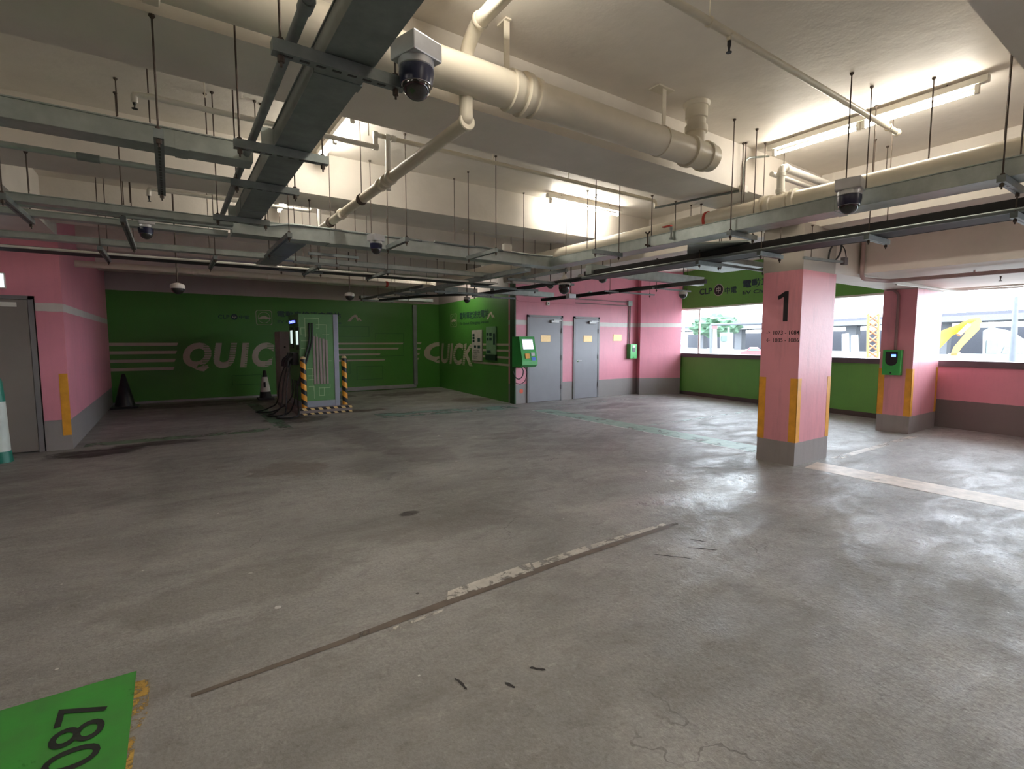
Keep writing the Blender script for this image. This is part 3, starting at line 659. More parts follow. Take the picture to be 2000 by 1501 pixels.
# denser services over the doors and the nook
for k, (x0_, x1_, y_, z_) in enumerate(((4.2, 5.5, 6.3, 2.43), (4.2, 5.6, 7.4, 2.43), (4.1, 5.4, 8.6, 2.43), (5.3, 6.4, 9.3, 2.46))):
    hanger('slotted strut beyond the middle trunking towards the doors, %s' % ('nearest', 'second', 'third', 'farthest')[k], (x0_, y_, 0), (x1_, y_, 0), (.05, .95), z_, w=.018)
trunk('dark trunking running on towards the green nook', 4.05, yT+.3, 4.15, 9.4, 2.46, 2.52, M_galvd)
trunk('grey trunking stub above the first pink door', 5.6, 8.9, 7.2, 9.05, 2.50, 2.60)
tag(obj('pull_box', B(5.1, 10.2, 2.55, 5.45, 10.5, 2.72, bev=.01), M_galv), 'pale steel pull box among the trays before the nook', 'box')
tag(obj('pull_box', B(5.5, 10.6, 2.62, 6.2, 10.75, 2.78, bev=.01), M_white), 'white pull box above the lettering of the nook', 'box')
for k, y_ in enumerate((9.9, 10.8, 11.9, 13.0)):
    hanger('pale strut over the nook, %s' % ('nearest', 'second', 'third', 'farthest')[k], (4.15, y_, 0), (5.0, y_, 0), (.05, .95), 2.575, w=.02)
# black cables sweeping back to the nook
t = thing('cable_bundle', 'thick black cables sweeping back along the tray to the charging nook', 'cables', (5, 8, 2.4))
for i in range(4):
    o = i*.05; obj('cable', MB().tube([(xd2+.1+o, ytr-.1, 2.45), (xd2+.12+o, 7.2, 2.44), (xd2+.2+o, 9.0, 2.47), (xd2-.3+o, 10.4, 2.52), (xd2-.6+o, 12.4, 2.55)], .02, 10, .5), M_rub, t, smooth=True)
t = thing('cable_ladder', 'cable ladder with white rungs over the mural in the nook', 'cable ladder', (5.8, 12.3, 2.62))
for o in (0, .45): obj('side_rail', B(4.3+o, 9.6, 2.60, 4.33+o, 13.6, 2.66), M_galvd, t)
for k in range(13): obj('rung', B(4.33, 9.8+k*.3, 2.61, 4.75, 9.84+k*.3, 2.64), M_white, t)
trunk('grey trunking crossing above the mural towards the nook', 4.3, 13.55, 6.42, 13.75, 2.66, 2.74, M_galvd)

# back pipe over the mural
yk = 10.6; zt0 = ay(180, 510, yk).z; zt1 = ay(180, 523, yk).z; rk = (zt0-zt1)/2
t = thing('drain_pipe', 'broad dusty pipe running high across in front of the QUICK mural', 'pipe', (2, yk, zt0-rk))
xk = colsolve(846, (0, yk, zt0-rk), (1, 0, 0)).x
obj('pipe_run', MB().tube([(-1.2, yk, zt0-rk), (xk, yk, zt0-rk)], rk, 24), M_pipe, t, smooth=True)
for px in (380, 525, 640, 826, 838): obj('collar', flange((colsolve(px, (0, yk, zt0-rk), (1, 0, 0)).x, yk, zt0-rk), rk*1.14, .06, 'x'), M_pipe, t, smooth=True)
obj('red_band', flange((colsolve(755, (0, yk, zt0-rk), (1, 0, 0)).x, yk, zt0-rk), rk*1.2, .05, 'x'), M_red, t, smooth=True, label='red band')
# conduit and pipe on the second beam's far side
zq = 3.1; p, q = Brun(905, 446, 1022, zq)
t = thing('conduit', 'dusty pipe hanging behind the second beam', 'conduit', (p.x, p.y, zq))
obj('tube', MB().tube([p, q], .03, 14), M_pipe, t, smooth=True)
p2_, q2_ = Brun(782, 428, 905, zq)
obj('thin_tube', MB().tube([q2_, p2_, p2_+Vector((.0, -.3, .03))], .012, 10), M_pipe, t, smooth=True)

# free threaded rods hanging from the slab
RODS = ['above the upper left trunking, leftmost with a flared anchor', 'behind the upper left trunking beside the sprinkler pipe', 'just left of the large grey trunking', 'beside the junction box of the right conduit',
 'in front of the long right light, left of two', 'in front of the long right light, right of two', 'over the right pipe, left of a pair', 'over the right pipe, right of a pair', 'behind the sloping pipe near its couplings',
 'between sloping pipe and white junction box', 'left of the bright light on the second beam', 'in front of the pale girder at the far left', 'left of the long strut under the upper left trunking',
 'behind the upper left conduit, left of a pair', 'behind the upper left conduit, right of a pair', 'crossing the bright tube behind the broad pipe, left one', 'crossing the bright tube behind the broad pipe, right one',
 'by the end of the thin sprinkler pipe', 'by the red lever on the right trunking', 'behind the red band, very short']
for k, (xt_, yt_, zz1, xb_, yb_) in enumerate([(225, 152, ZC, 231, 227), (400, 182, ZC, 406, 262), (497, 196, ZC, 503, 230), (1452, 279, ZC, 1440, 450), (1664, 142, ZC, 1645, 380), (1703, 168, ZC, 1685, 370),
      (1710, 272, ZC, 1706, 345), (1734, 285, ZC, 1733, 340), (722, 313, ZC, 726, 455), (887, 348, ZC, 888, 470), (1023, 376, ZC, 1022, 475), (48, 262, ZC, 52, 372), (286, 122, ZC, 297, 240), (235, 295, ZC, 244, 400),
      (248, 295, ZC, 257, 396), (1148, 372, ZC, 1148, 485), (1163, 384, ZC, 1162, 490), (1274, 381, 3.03, 1272, 460), (1320, 392, 3.03, 1318, 452), (1350, 400, ZC, 1350, 424)]):
    a = az(xt_, yt_, zz1); d = _ray(xb_, yb_); v = np.array([a.x, a.y]); zb2 = (_C+d*(v@v)/(d[:2]@v))[2]
    zb2 = min(max(zb2, 2.5), zz1-.1)
    tag(obj('threaded_rod', rodmesh(a.x, a.y, zb2, zz1), M_rod), 'threaded rod hanging from the ceiling '+RODS[k], 'rod', 'threaded rods hanging from the ceiling')

# ---------------------------------------------------------------- mural lettering
M_let = mat('pale_mural_paint', (.50, .43, .34), .5, 0, .06)
M_mdark = mat('dark_mural_paint', (.012, .05, .04), .5)
M_slit = mat('mural_green', GREEN, .45, 0, .05)
R1, UPZ = (1, 0, 0), (0, 0, 1)
yw = 15.1
def stripe(y, x0, x1, z, h=.075, sl=.03):
    return MB().prism([(x0, y-.004, z), (x1-sl, y-.004, z), (x1, y-.004, z+h), (x0, y-.004, z+h)], (0, .003, 0))
for i, z in enumerate((1.40, 1.20, 1.0, .80)):
    obj('stripe', stripe(yw, -1.2, .16-.035*i, z), M_let, wb)
for i, (z, x1) in enumerate(((1.42, 6.1), (1.26, 5.95), (1.09, 5.35), (.92, 5.5))):
    obj('stripe', stripe(yw, 3.95, x1, z, .05), M_let, wb)
for k, (ch, w_, zl, hh) in enumerate((('Q', .62, .74, .74), ('U', .56, .81, .66), ('I', .24, .82, .65), ('C', .56, .81, .67), ('K', .56, .82, .65))):
    text('letter', ch, M_let, wb, ((.24, .90, 1.50, 1.80, 2.42)[k], yw-.001, zl), R1, UPZ, hh, w_, bold=.05 if ch != 'I' else .03, shear=.2 if ch != 'I' else .12, depth=.004)
def slits(n, x0, w, z0, z1, k=.5):
    m = MB()
    for i in range(n):
        z = z0+.04
        while z < z1:
            o = .13*(z-z0); m.box(x0+w*i+w*k+o, yw-.008, z, x0+w*(i+1)-.01+o, yw-.006, z+.016); z += .066
    return m
sm = MB()
for x0_, w_ in ((.62, .27), (1.22, .24), (1.60, .10), (2.1, .26), (2.75, .24)):
    z = .85
    while z < 1.44: o = .13*(z-.8); sm.box(x0_+o, yw-.008, z, x0_+w_+o, yw-.006, z+.015); z += .062
obj('lettering_slits', sm, M_slit, wb)
text('logo_lettering', 'CLP', M_mdark, wb, (1.05, yw-.001, 2.10), R1, UPZ, .10, .26, bold=.01)
def disc(c, r, nrm, seg=24, th=.004):
    c = Vector(c); nrm = Vector(nrm).normalized(); u = nrm.orthogonal().normalized(); v = nrm.cross(u)
    return MB().prism([c+u*r*math.cos(2*PI*k/seg)+v*r*math.sin(2*PI*k/seg) for k in range(seg)], nrm*th)
obj('logo_disc', disc((1.42, yw, 2.15), .08, (0, -1, 0)), M_mdark, wb)
text('logo_lettering', '中', M_let, wb, (1.375, yw-.005, 2.10), R1, UPZ, .10, .09, bold=.01)
text('logo_lettering', '中電', M_mdark, wb, (1.53, yw-.001, 2.10), R1, UPZ, .10, .24, bold=.01)
def ringm(c, r, w, nrm, seg=36, sx=1.):
    c = Vector(c); nrm = Vector(nrm).normalized(); u = Vector((1, 0, 0)) if abs(nrm.y) > .5 else Vector((0, 1, 0)); v = Vector((0, 0, 1)); m = MB()
    R = []
    for k in range(seg):
        a = 2*PI*k/seg; R.append((u*math.cos(a)*sx+v*math.sin(a)))
    vs = [c+d*r+nrm*.003 for d in R]+[c+d*(r-w)+nrm*.003 for d in R]
    return m.add(vs, [(k, (k+1) % seg, seg+(k+1) % seg, seg+k) for k in range(seg)])
def ev_icon(cx, cz, parent, place, s=1.):
    """rounded square badge with a ring and a car outline"""
    n = MB(); P = [(-.20, -.16), (-.16, -.20), (.16, -.20), (.20, -.16), (.20, .16), (.16, .20), (-.16, .20), (-.20, .16)]
    Q = [(a*.94, b*.94) for a, b in P]
    vs = [place(cx+a*s, cz+b*s) for a, b in P]+[place(cx+a*s, cz+b*s) for a, b in Q]
    n.add(vs, [(k, (k+1) % 8, 8+(k+1) % 8, 8+k) for k in range(8)])
    k0 = 28; R = [(math.cos(2*PI*k/k0), math.sin(2*PI*k/k0)) for k in range(k0)]
    n.add([place(cx+a*.15*s, cz+b*.15*s) for a, b in R]+[place(cx+a*.14*s, cz+b*.14*s) for a, b in R], [(k, (k+1) % k0, k0+(k+1) % k0, k0+k) for k in range(k0)])
    car = [(-.14, -.03), (-.10, .01), (-.03, .045), (.04, .045), (.10, .01), (.17, .005), (.16, -.03), (.08, -.035), (.05, -.055), (.02, -.035), (-.05, -.035), (-.08, -.055), (-.11, -.035)]
    n.add([place(cx+a*s, cz+b*s) for a, b in car], [tuple(range(len(car)))])
    return obj('badge', n, M_let, parent)
ev_icon(2.13, 2.15, wb, lambda x, z: (x, yw-.003, z))
text('lettering', '電動車快速充電站', M_mdark, wb, (2.46, yw-.001, 2.18), R1, UPZ, .17, 1.72, bold=.02)
text('lettering', 'EV Quick Charging Station', M_mdark, wb, (2.46, yw-.001, 1.99), R1, UPZ, .10, 1.72, bold=.01)
def swoosh(place, parent, cx, cz, s=1.):
    P = [(-.22, -.10), (-.10, .03), (-.01, .10), (.06, .10), (.09, .05), (.10, -.01), (.13, .02), (.16, .0), (.22, -.08), (.17, -.08), (.13, -.04), (.09, -.09), (.05, -.02), (.03, .03), (-.02, .02), (-.10, -.07), (-.13, -.10)]
    return obj('swoosh_logo', MB().add([place(cx+a*s, cz+b*s) for a, b in P], [tuple(range(len(P)))]), M_let, parent)
swoosh(lambda x, z: (x, yw-.003, z), wb, 4.58, 2.20)
text('logo_lettering', 'aeco', M_mdark, wb, (4.50, yw-.001, 2.03), R1, UPZ, .05, .2) if False else None
obj('bottom_rail', B(-1.2, yw-.05, .0, 3.0, yw, .05).box(3.1, yw-.05, .03, 6.5, yw, .14), mat('grey_rail', (.36, .36, .38), .5), wb)
# circuit-like fine lines on the mural
M_line = mat('mural_line_green', (.02, .11, .02), .5)
lm = MB()
for x0, z0, x1, z1 in ((3.6, .55, 4.4, .95), (4.6, .35, 5.4, .75), (5.2, 1.05, 6.1, 1.75), (1.3, .35, 2.0, .6), (4.0, 1.65, 5.0, 1.95)):
    for a, b, c, d in ((x0, z0, x1, z0+.012), (x0, z1, x1, z1+.012), (x0, z0, x0+.012, z1), (x1, z0, x1+.012, z1)): lm.box(a, yw-.003, b, c, yw-.001, d)
obj('circuit_line', lm, M_line, wb)
# second QUICK round the corner
nd = Vector((6.8-7.36, 9.88-15.2, 0)).normalized(); nn = Vector((nd.y, -nd.x, 0))
def nk(y, z, off=.004): f = (y-9.88)/(15.2-9.88); p = Vector((6.8+.56*f, y, z))+nn*off; return p
for i, z in enumerate((1.42, 1.24, 1.08, .92)): obj('stripe', stripe(yw, 6.52-(.0 if i < 3 else .0), 6.72-.03*i, z, .06), M_let, wb)
text('lettering', 'Q', M_let, wb, (6.80, yw-.001, .77), R1, UPZ, .72, .95, bold=.04, shear=.2, depth=.004)
def ntext(name, s, m, y, z, h, w, **k): return text(name, s, m, wn, nk(y, z, .001), nd, UPZ, h, w, **k)
ntext('lettering', 'UICK', M_let, 14.92, .80, .66, 2.65, bold=.03, shear=.2, depth=.004)
def nstripe(y0, y1, z, h): return MB().prism([nk(y0, z), nk(y1, z), nk(y1, z+h), nk(y0, z+h)], nn*.001)
for z, y0 in ((1.40, 11.9), (1.25, 11.8), (1.08, 11.75), (.90, 12.4)): obj('stripe', nstripe(y0, 10.0, z, .055), M_let, wn)
m = MB()
for i in range(4):
    z = .84
    while z < 1.46: m.prism([nk(14.45-.62*i, z, .007), nk(14.12-.62*i, z, .007), nk(14.12-.62*i, z+.016, .007), nk(14.45-.62*i, z+.016, .007)], nn*.001); z += .066
obj('lettering_slits', m, M_slit, wn)
ev_icon(0, 0, wn, lambda x, z: nk(13.8-x*1.3, 2.15+z), 1.)
ntext('lettering', '電動車快速充電站', M_mdark, 13.3, 2.14, .22, 2.0, bold=.02)
ntext('lettering', 'EV Quick Charging Station', M_mdark, 13.3, 1.97, .10, 2.0, bold=.01)
swoosh(lambda x, z: nk(11.2-x*1.2, 2.18+z), wn, 0, 0, .95)
# posters
def poster(label, y0, y1, z0, z1, m, dark, name='wall_panel'):
    t = thing(name, label, 'notice board', nk((y0+y1)/2, z0, .02))
    obj('board', MB().prism([nk(y0, z0, .002), nk(y1, z0, .002), nk(y1, z1, .002), nk(y0, z1, .002)], nn*.03), m, t)
    return t
M_board = mat('pale_board', (.50, .47, .42), .4); M_gboard = mat('green_board', (.20, .36, .20), .4)
t = poster('tall pale instruction panel on the nook wall', 12.36, 11.69, .98, 1.82, M_board, 1)
for k, (a, b, c, d) in enumerate(((.10, .30, .60, .68), (.10, .30, .70, .78), (.10, .30, .80, .88), (.60, .85, .62, .74), (.25, .45, .42, .50), (.60, .85, .40, .50))):
    f = lambda u, v: nk(12.36-.67*u, .98+.84*v, .036)
    obj('pictogram', MB().prism([f(a, c), f(b, c), f(b, d), f(a, d)], nn*.001), M_mdark, t)
text('small_print', 'Quick Charger\nOperation Steps\n1 2 3 4 5\nPlease park\nproperly', M_mdark, t, nk(12.26, 1.02, .036), nd, UPZ, .26, .45)
t = poster('green instruction panel nearer the doors on the nook wall', 11.42, 10.85, 1.17, 1.89, M_gboard, 1)
for a, b, c, d in ((.08, .28, .68, .78), (.36, .62, .66, .78), (.08, .28, .50, .60), (.36, .62, .50, .60), (.75, .95, .35, .75), (.1, .5, .05, .14)):
    f = lambda u, v: nk(11.42-.57*u, 1.17+.72*v, .036)
    obj('pictogram', MB().prism([f(a, c), f(b, c), f(b, d), f(a, d)], nn*.001), M_mdark if c < .7 or a < .3 else M_board, t)
obj('foot_box', MB().prism([nk(11.44, 1.02, .002), nk(10.83, 1.02, .002), nk(10.83, 1.17, .002), nk(11.44, 1.17, .002)], nn*.05), mat('dark_green_plastic', (.01, .035, .02), .4), t)
# tall conduit up the mural and its bend
t = thing('conduit', 'tall grey trunking rising up the mural near the corner of the nook', 'conduit', (6.46, 15.05, 0))
obj('tube', B(6.42, 15.03, .12, 6.54, 15.095, 2.66, bev=.004), mat('grey_steel', (.26, .28, .28), .45, .3), t)
# shaded corner of the nook wall, painted as a dark green strip
obj('corner_shade', wallbox((6.795, 9.885), (6.805, 10.1), 0, 2.95, .035), mat('shaded_edge_green', (.02, .075, .02), .5), wn)

# ---------------------------------------------------------------- green fascia lettering
def fpt(px, py):
    a = np.array([*onf(0, -.004)]); d2 = _ray(px, py); M = np.array([[dA.x, -d2[0]], [dA.y, -d2[1]]]); s_, t_ = np.linalg.solve(M, -a)
    return s_, CAMH+d2[2]*t_
def ftext(s, px0, py0, px1, py1, m, **k):
    s0, z0 = fpt(px0, py0); s1, z1 = fpt(px1, py1)
    p = onf(s0, 0); return text('lettering', s, m, hb, (*p, z0), (dA.x, dA.y, 0), UPZ, abs(z1-z0) if k.pop('fit', 1) else .1, s1-s0, **k)
M_fd = mat('dark_fascia_lettering', (.004, .03, .04), .5)
ftext('CLP', 1366, 576, 1391, 561, M_fd, bold=.03)
s0, z0 = fpt(1403.5, 566); p = onf(s0, 0); nrm = (dA.y, -dA.x, 0)
obj('logo_disc', disc((*p, z0), .155, nrm), M_board, hb); obj('logo_disc', disc((p[0]-.003, p[1], z0), .14, nrm, th=.006), M_text, hb)
q = onf(s0-.075, -.01); text('logo_lettering', '中', M_board, hb, (*q, z0-.085), (dA.x, dA.y, 0), UPZ, .17, .15, bold=.015)
ftext('中電', 1415, 574, 1439, 558, M_fd, bold=.02)
ftext('電動車充電站', 1450, 563, 1572, 531, M_fd, bold=.03)
ftext('EV Charging Station', 1450, 577, 1590, 553, M_fd, bold=.02)

# ---------------------------------------------------------------- doors
def door(n, x0, x1, y, zt, side, label, handle=True, ml=None):
    r = bpy.data.objects.new('door_%d' % n, None); COL.objects.link(r); r.location = (x0, y, 0); r['kind'] = 'structure'; r['label'] = label
    ml = ml or M_door
    obj('door_frame', MB().box(x0-.055, y-.03, 0, x0, y+.02, zt+.05).box(x1, y-.03, 0, x1+.055, y+.02, zt+.05).box(x0-.055, y-.03, zt, x1+.055, y+.02, zt+.05), M_frame, r)
    obj('door_leaf', B(x0+.006, y-.025, .015, x1-.006, y+.01, zt-.006, bev=.003), ml, r)
    hx = x1 if side > 0 else x0
    for z in (.35, 1.1, 1.78): obj('hinge', MB().tube([(hx, y-.035, z-.06), (hx, y-.035, z+.06)], .012, 8), M_dark, r)
    obj('door_closer', MB().box(hx-side*.36, y-.085, zt-.13, hx-side*.12, y-.03, zt-.07, bev=.008).box(hx-side*.30, y-.10, zt-.075, hx-side*.04, y-.085, zt-.055), mat('closer_grey', (.35, .34, .33), .4, .4), r)
    if handle:
        kx = x0+.09 if side > 0 else x1-.09
        h = MB().lathe((kx, y-.02, 1.0), [(.028, 0), (.028, -.012)], 16, 'y').tube([(kx, y-.03, 1.0), (kx, y-.06, 1.0), (kx+.11*side, y-.06, 1.0)], .010, 10, .02)
        obj('door_handle', h, M_chrome, r, smooth=True)
    return r
d1 = door(1, 7.22, 8.22, 9.9, 2.10, 1, 'grey steel door nearest the green kiosk with a brass plate', False)
d2 = door(2, 8.70, 9.50, 9.9, 2.10, 1, 'grey steel door with lever handle, beside the first', True)
for r, x in ((d1, 7.72), (d2, 9.13)):
    obj('brass_plate', B(x-.15, 9.868, 1.50, x+.15, 9.874, 1.66, bev=.002), M_brass, r)
tag(obj('brass_plate', B(10.1, 9.89, 1.52, 10.42, 9.899, 1.70, bev=.002), M_brass), 'small brass plate on the pink wall right of the doors', 'plate')
d3 = door(3, -2.55, -1.55, 9.24, 2.06, -1, 'wide grey brown steel door at the left edge', False, mat('brown_grey_door', (.235, .205, .185), .5, 0, .05, 3))
obj('push_bar_label', B(-2.1, 9.205, 1.96, -1.66, 9.213, 2.02), M_white, d3)
t = thing('exit_light', 'lit white sign above the left door, cut by the picture edge', 'sign', (-1.9, 9.15, 2.2))
obj('sign_box', B(-2.15, 9.14, 2.19, -1.74, 9.2, 2.39, bev=.006), M_white, t)
obj('lit_face', B(-2.14, 9.136, 2.205, -1.75, 9.14, 2.375), emit('sign_glow', (.75, .9, 1), 1.6), t)
tag(obj('red_dot', disc((7.0, 9.9, .30), .055, (0, -1, 0), th=.002), mat('red_orange_dot', (.75, .12, .06), .5)), 'round red dot on the grey skirting under the kiosk', 'sticker')
obj('corner_strip', B(-1.295, 9.196, .42-.22, -1.203, 9.2, 1.06), M_yel, wl, label='yellow corner strip')

# ---------------------------------------------------------------- quick charger on its plinth
t = thing('kerb_plinth', 'low concrete plinth edged with black and yellow hazard stripes', 'plinth', (2.6, 11.3, 0))
X0, X1, Y0, Y1 = 2.10, 3.16, 10.74, 12.1
obj('slab', B(X0, Y0, 0, X1, Y1, .15, bev=.006), mat('plinth_concrete', (.22, .18, .17), .7), t)
M_yd = mat('yellow_tape', (.72, .52, .22), .5); 
def hazard(name, parent, z0, z1):
    obj(name, B(X0, Y0-.004, z0, X1, Y0-.001, z1), M_black, parent)
    for k in range(7):
        a = X0+.04+k*.155
        obj('hazard_chevron', MB().prism([(a, Y0-.006, z1), (a+.075, Y0-.006, z1), (min(X1, a+.115), Y0-.006, z0), (a+.04, Y0-.006, z0)], (0, .003, 0)), M_yd, parent)
hazard('hazard_band', t, .10, .147); hazard('hazard_band', t, .008, .045)
M_cg = mat('charger_green', (.11, .27, .10), .4, 0, .05); M_cside = mat('charger_silver', (.33, .36, .42), .35, .3, .05)
M_cline = mat('charger_pale_line', (.38, .55, .30), .4)
t = thing('quick_charger', 'tall green quick charger cabinet with circuit pattern on the plinth', 'charger', (2.55, 11.3, .15))
cx0, cx1, cy0, cy1, cz0, cz1 = 2.16, 2.93, 10.86, 11.9, .15, 2.07
obj('cabinet', B(cx0, cy0, cz0+.12, cx1, cy1, cz1, bev=.01), M_cg, t)
obj('base', B(cx0-.005, cy0-.005, cz0, cx1+.005, cy1, cz0+.125), M_cside, t)
obj('edge_post', B(cx1-.09, cy0-.012, cz0, cx1+.006, cy0+.03, cz1, bev=.004), M_cside, t)
lv = MB(); yy = cy0-.003
def cl(x0, z0, x1, z1, w=.011):
    lv.box(min(x0, x1)-w/2, yy-.002, min(z0, z1)-w/2, max(x0, x1)+w/2, yy, max(z0, z1)+w/2)
def poly(*P):
    for a, b in zip(P, P[1:]): cl(a[0], a[1], b[0], b[1])
poly((2.28, 1.60), (2.28, 1.98), (2.55, 1.98), (2.55, 1.78), (2.50, 1.78)); poly((2.50, 1.85), (2.70, 1.85), (2.70, 1.65), (2.62, 1.65), (2.75, 1.65)); poly((2.28, 1.78), (2.20, 1.78), (2.20, 1.64), (2.36, 1.64), (2.36, 1.52), (2.2, 1.52))
poly((2.5, 1.66), (2.5, 1.45)); poly((2.7, 1.65), (2.7, 1.1), (2.78, 1.1)); poly((2.2, 1.36), (2.28, 1.36), (2.28, 1.14), (2.2, 1.14)); poly((2.30, .95), (2.4, .95), (2.4, .5)); poly((2.32, .80), (2.44, .80)); poly((2.32, .72), (2.44, .72)); poly((2.32, .58), (2.42, .58), (2.42, .33))
poly((2.52, .56), (2.52, .38), (2.62, .38), (2.62, .54), (2.74, .54), (2.74, .62)); poly((2.52, .54), (2.62, .54))
obj('circuit_line', lv, M_cline, t)
M_vent = mat('vent_pinkish_grey', (.33, .27, .25), .5)
for k in range(5):
    x = 2.42+k*.062; obj('vent_slat', B(x, yy-.012, .62, x+.045, yy, 1.62-.02*k, bev=.004), M_vent, t)
M_scr = emit('charger_screen', (.75, .95, .9), .55)
for z0, y in ((1.52, 11.55), (1.50, 10.98)):
    obj('screen_frame', B(cx0-.014, y-.16, z0-.16, cx0, y+.16, z0+.30, bev=.004), M_black, t)
    obj('screen', B(cx0-.016, y-.11, z0-.06, cx0-.014, y+.11, z0+.22), M_scr, t)
obj('led_sign', B(cx0-.03, 11.0, 1.86, cx0, 11.7, 1.96, bev=.004), M_black, t)
text('led_lettering', 'CHARGER A', emit('blue_led', (.06, .08, 1.), 9), t, (cx0-.031, 11.66, 1.885), (0, -1, 0), UPZ, .055, .62, bold=.02)
for y in (11.0, 11.25, 11.5):
    obj('connector_holster', MB().box(cx0-.12, y-.05, 1.02, cx0, y+.05, 1.28, bev=.02).tube([(cx0-.10, y, 1.2), (cx0-.2, y, 1.12), (cx0-.22, y, .98)], .035, 12, .05), M_black, t, smooth=True)
for k, (y, xo, fx, fy) in enumerate(((11.0, .05, 1.72, 10.75), (11.25, .08, 1.62, 11.2), (11.5, .12, 1.5, 11.9))):
    pts = [(cx0-.16, y, 1.05), (cx0-.20-xo, y-.02, .6), (cx0-.22-xo, y-.05, .2), (fx+.1, fy, .022), (fx-.1, fy-.12, .022), (fx-.05, fy-.3, .022), (fx+.3, fy-.35, .022), (cx0-.06, y-.1, .3), (cx0-.04, y-.02, .7)]
    obj('charging_cable', MB().tube(pts, .014, 10, .18), M_black, t, smooth=True)
for o in (0, .05):
    obj('front_cable', MB().tube([(2.36+o, cy0-.03, 1.88), (2.35+o, cy0-.04, 1.5), (2.24+o, cy0-.05, 1.15), (2.17+o, cy0-.05, .9), (2.10+o, cy0-.02, .6)], .018, 10, .1), M_rub, t, smooth=True)
t = thing('charger_cabinet', 'lower grey charger unit half hidden behind the green cabinet', 'charger', (2.4, 12.7, 0))
gx = colsolve(548, (0, 12.35, 1), (1, 0, 0)).x
obj('cabinet', B(gx, 12.35, .08, gx+.8, 13.0, 1.73, bev=.01), mat('dusty_cabinet', (.36, .31, .30), .5), t); obj('plinth', B(gx+.01, 12.36, 0, gx+.79, 13.0, .08), M_dark, t)
obj('lock', disc((gx+.1, 12.35, 1.38), .02, (0, -1, 0), th=.01), M_black, t); obj('door_seam', B(gx+.01, 12.347, 1.0, gx+.79, 12.35, 1.006), M_black, t)
# hazard bollards
def hz(name):
    m = bpy.data.materials.new(name); N, L = nodes(m); b = N['Principled BSDF']; g = N.new('ShaderNodeTexCoord'); sp = N.new('ShaderNodeSeparateXYZ'); L.new(g.outputs['Object'], sp.inputs[0])
    a = mathn(N, L, 'ARCTAN2', sp.outputs[1], sp.outputs[0]); v = mathn(N, L, 'ADD', mathn(N, L, 'MULTIPLY', sp.outputs[2], 4.6), mathn(N, L, 'DIVIDE', a, 2*PI))
    f = mathn(N, L, 'LESS_THAN', mathn(N, L, 'FRACT', v), .45)
    L.new(mix(N, L, f, (.85, .38, .04), (.012, .012, .012)), b.inputs['Base Color']); b.inputs['Roughness'].default_value = .4; return m
M_hz = hz('black_yellow_spiral')
def bollard(label, x, y):
    t = thing('bollard', label, 'bollard', (x, y, .15))
    o = obj('post', MB().lathe((x, y, .15), [(.055, 0), (.055, 1.0)], 24), M_hz, t, smooth=True); obj('cap', MB().lathe((x, y, 1.15), [(.055, 0), (.05, .03), (.03, .05)], 24), mat('yellow_cap', (.7, .55, .3), .5), t, smooth=True)
bollard('black and yellow spiral bollard at the left end of the charger plinth', colsolve(591, (0, 10.80, 1), (1, 0, 0)).x+.01, 10.80)
bollard('black and yellow spiral bollard at the right end of the charger plinth', 3.06, 10.92)
def cone(label, x, y, h, r, mb_, mw=None):
    t = thing('traffic_cone', label, 'cone', (x, y, 0))
    obj('base', B(x-r*1.25, y-r*1.25, 0, x+r*1.25, y+r*1.25, .05, bev=.01), mb_, t)
    obj('body', MB().lathe((x, y, .04), [(r, 0), (.035, h-.06), (.02, h-.045)], 24), mb_, t, smooth=True)
    if mw:
        f = lambda z: r+(.035-r)*(z/(h-.06)); obj('reflective_band', MB().lathe((x, y, .04), [(f(h*.22)+.004, h*.22), (f(h*.72)+.004, h*.72)], 24), mw, t, smooth=True)
        obj('band_mark', B(x-.05, y-f(h*.5)-.03, h*.42, x+.0, y-f(h*.5)-.0, h*.60, bev=.005), M_black, t)
cone('black traffic cone with a white band beside the charger cables', 1.99, 14.4, .76, .15, M_rub, mat('cone_white', (.72, .70, .66), .5))
cone('plain black traffic cone in the left corner by the mural', -.92, 14.3, .78, .2, M_black)

# green and white bollard by the left door
t = thing('bollard', 'green and white reflective bollard cut by the left edge', 'bollard', (-1.79, 8.73, 0)); bx, by = -1.82, 8.68
M_bg = mat('bollard_green', (.01, .17, .12), .4)
obj('base_ring', MB().lathe((bx, by, 0), [(.115, 0), (.11, .05), (.10, .14)], 28), M_bg, t, smooth=True)
obj('white_sleeve', MB().lathe((bx, by, .14), [(.096, 0), (.083, .62)], 28), mat('bollard_white', (.62, .66, .60), .4), t, smooth=True)
obj('top', MB().lathe((bx, by, .76), [(.083, 0), (.07, .24), (.06, .28), (.03, .3)], 28), M_bg, t, smooth=True)

# ---------------------------------------------------------------- payment kiosk on the corner
t = thing('payment_kiosk', 'bright green payment kiosk with lit screen on the corner beside the doors', 'kiosk', (6.9, 9.7, .9))
M_kg = mat('kiosk_green', (.05, .38, .08), .35, 0, .05)
kx0, kx1 = 6.72, 7.16; F0 = [(9.60, 1.62), (9.46, 1.05), (9.46, .96), (9.56, .90), (9.88, .90), (9.88, 1.62)]
obj('housing', MB().prism([(kx0, y, z) for y, z in F0], (kx1-kx0, 0, 0)), M_kg, t)
def kp(u, v, o=.004):
    """point on the sloping face: u across 0..1, v up 0..1"""
    y = 9.46+.14*v; z = 1.05+.57*v; return Vector((kx0+(kx1-kx0)*u, y-o*.97, z+o*.24))
def kq(n, u0, v0, u1, v1, m, th=.006): return obj(n, MB().prism([kp(u0, v0, 0), kp(u1, v0, 0), kp(u1, v1, 0), kp(u0, v1, 0)], kp(0, 0, th)-kp(0, 0, 0)), m, t)
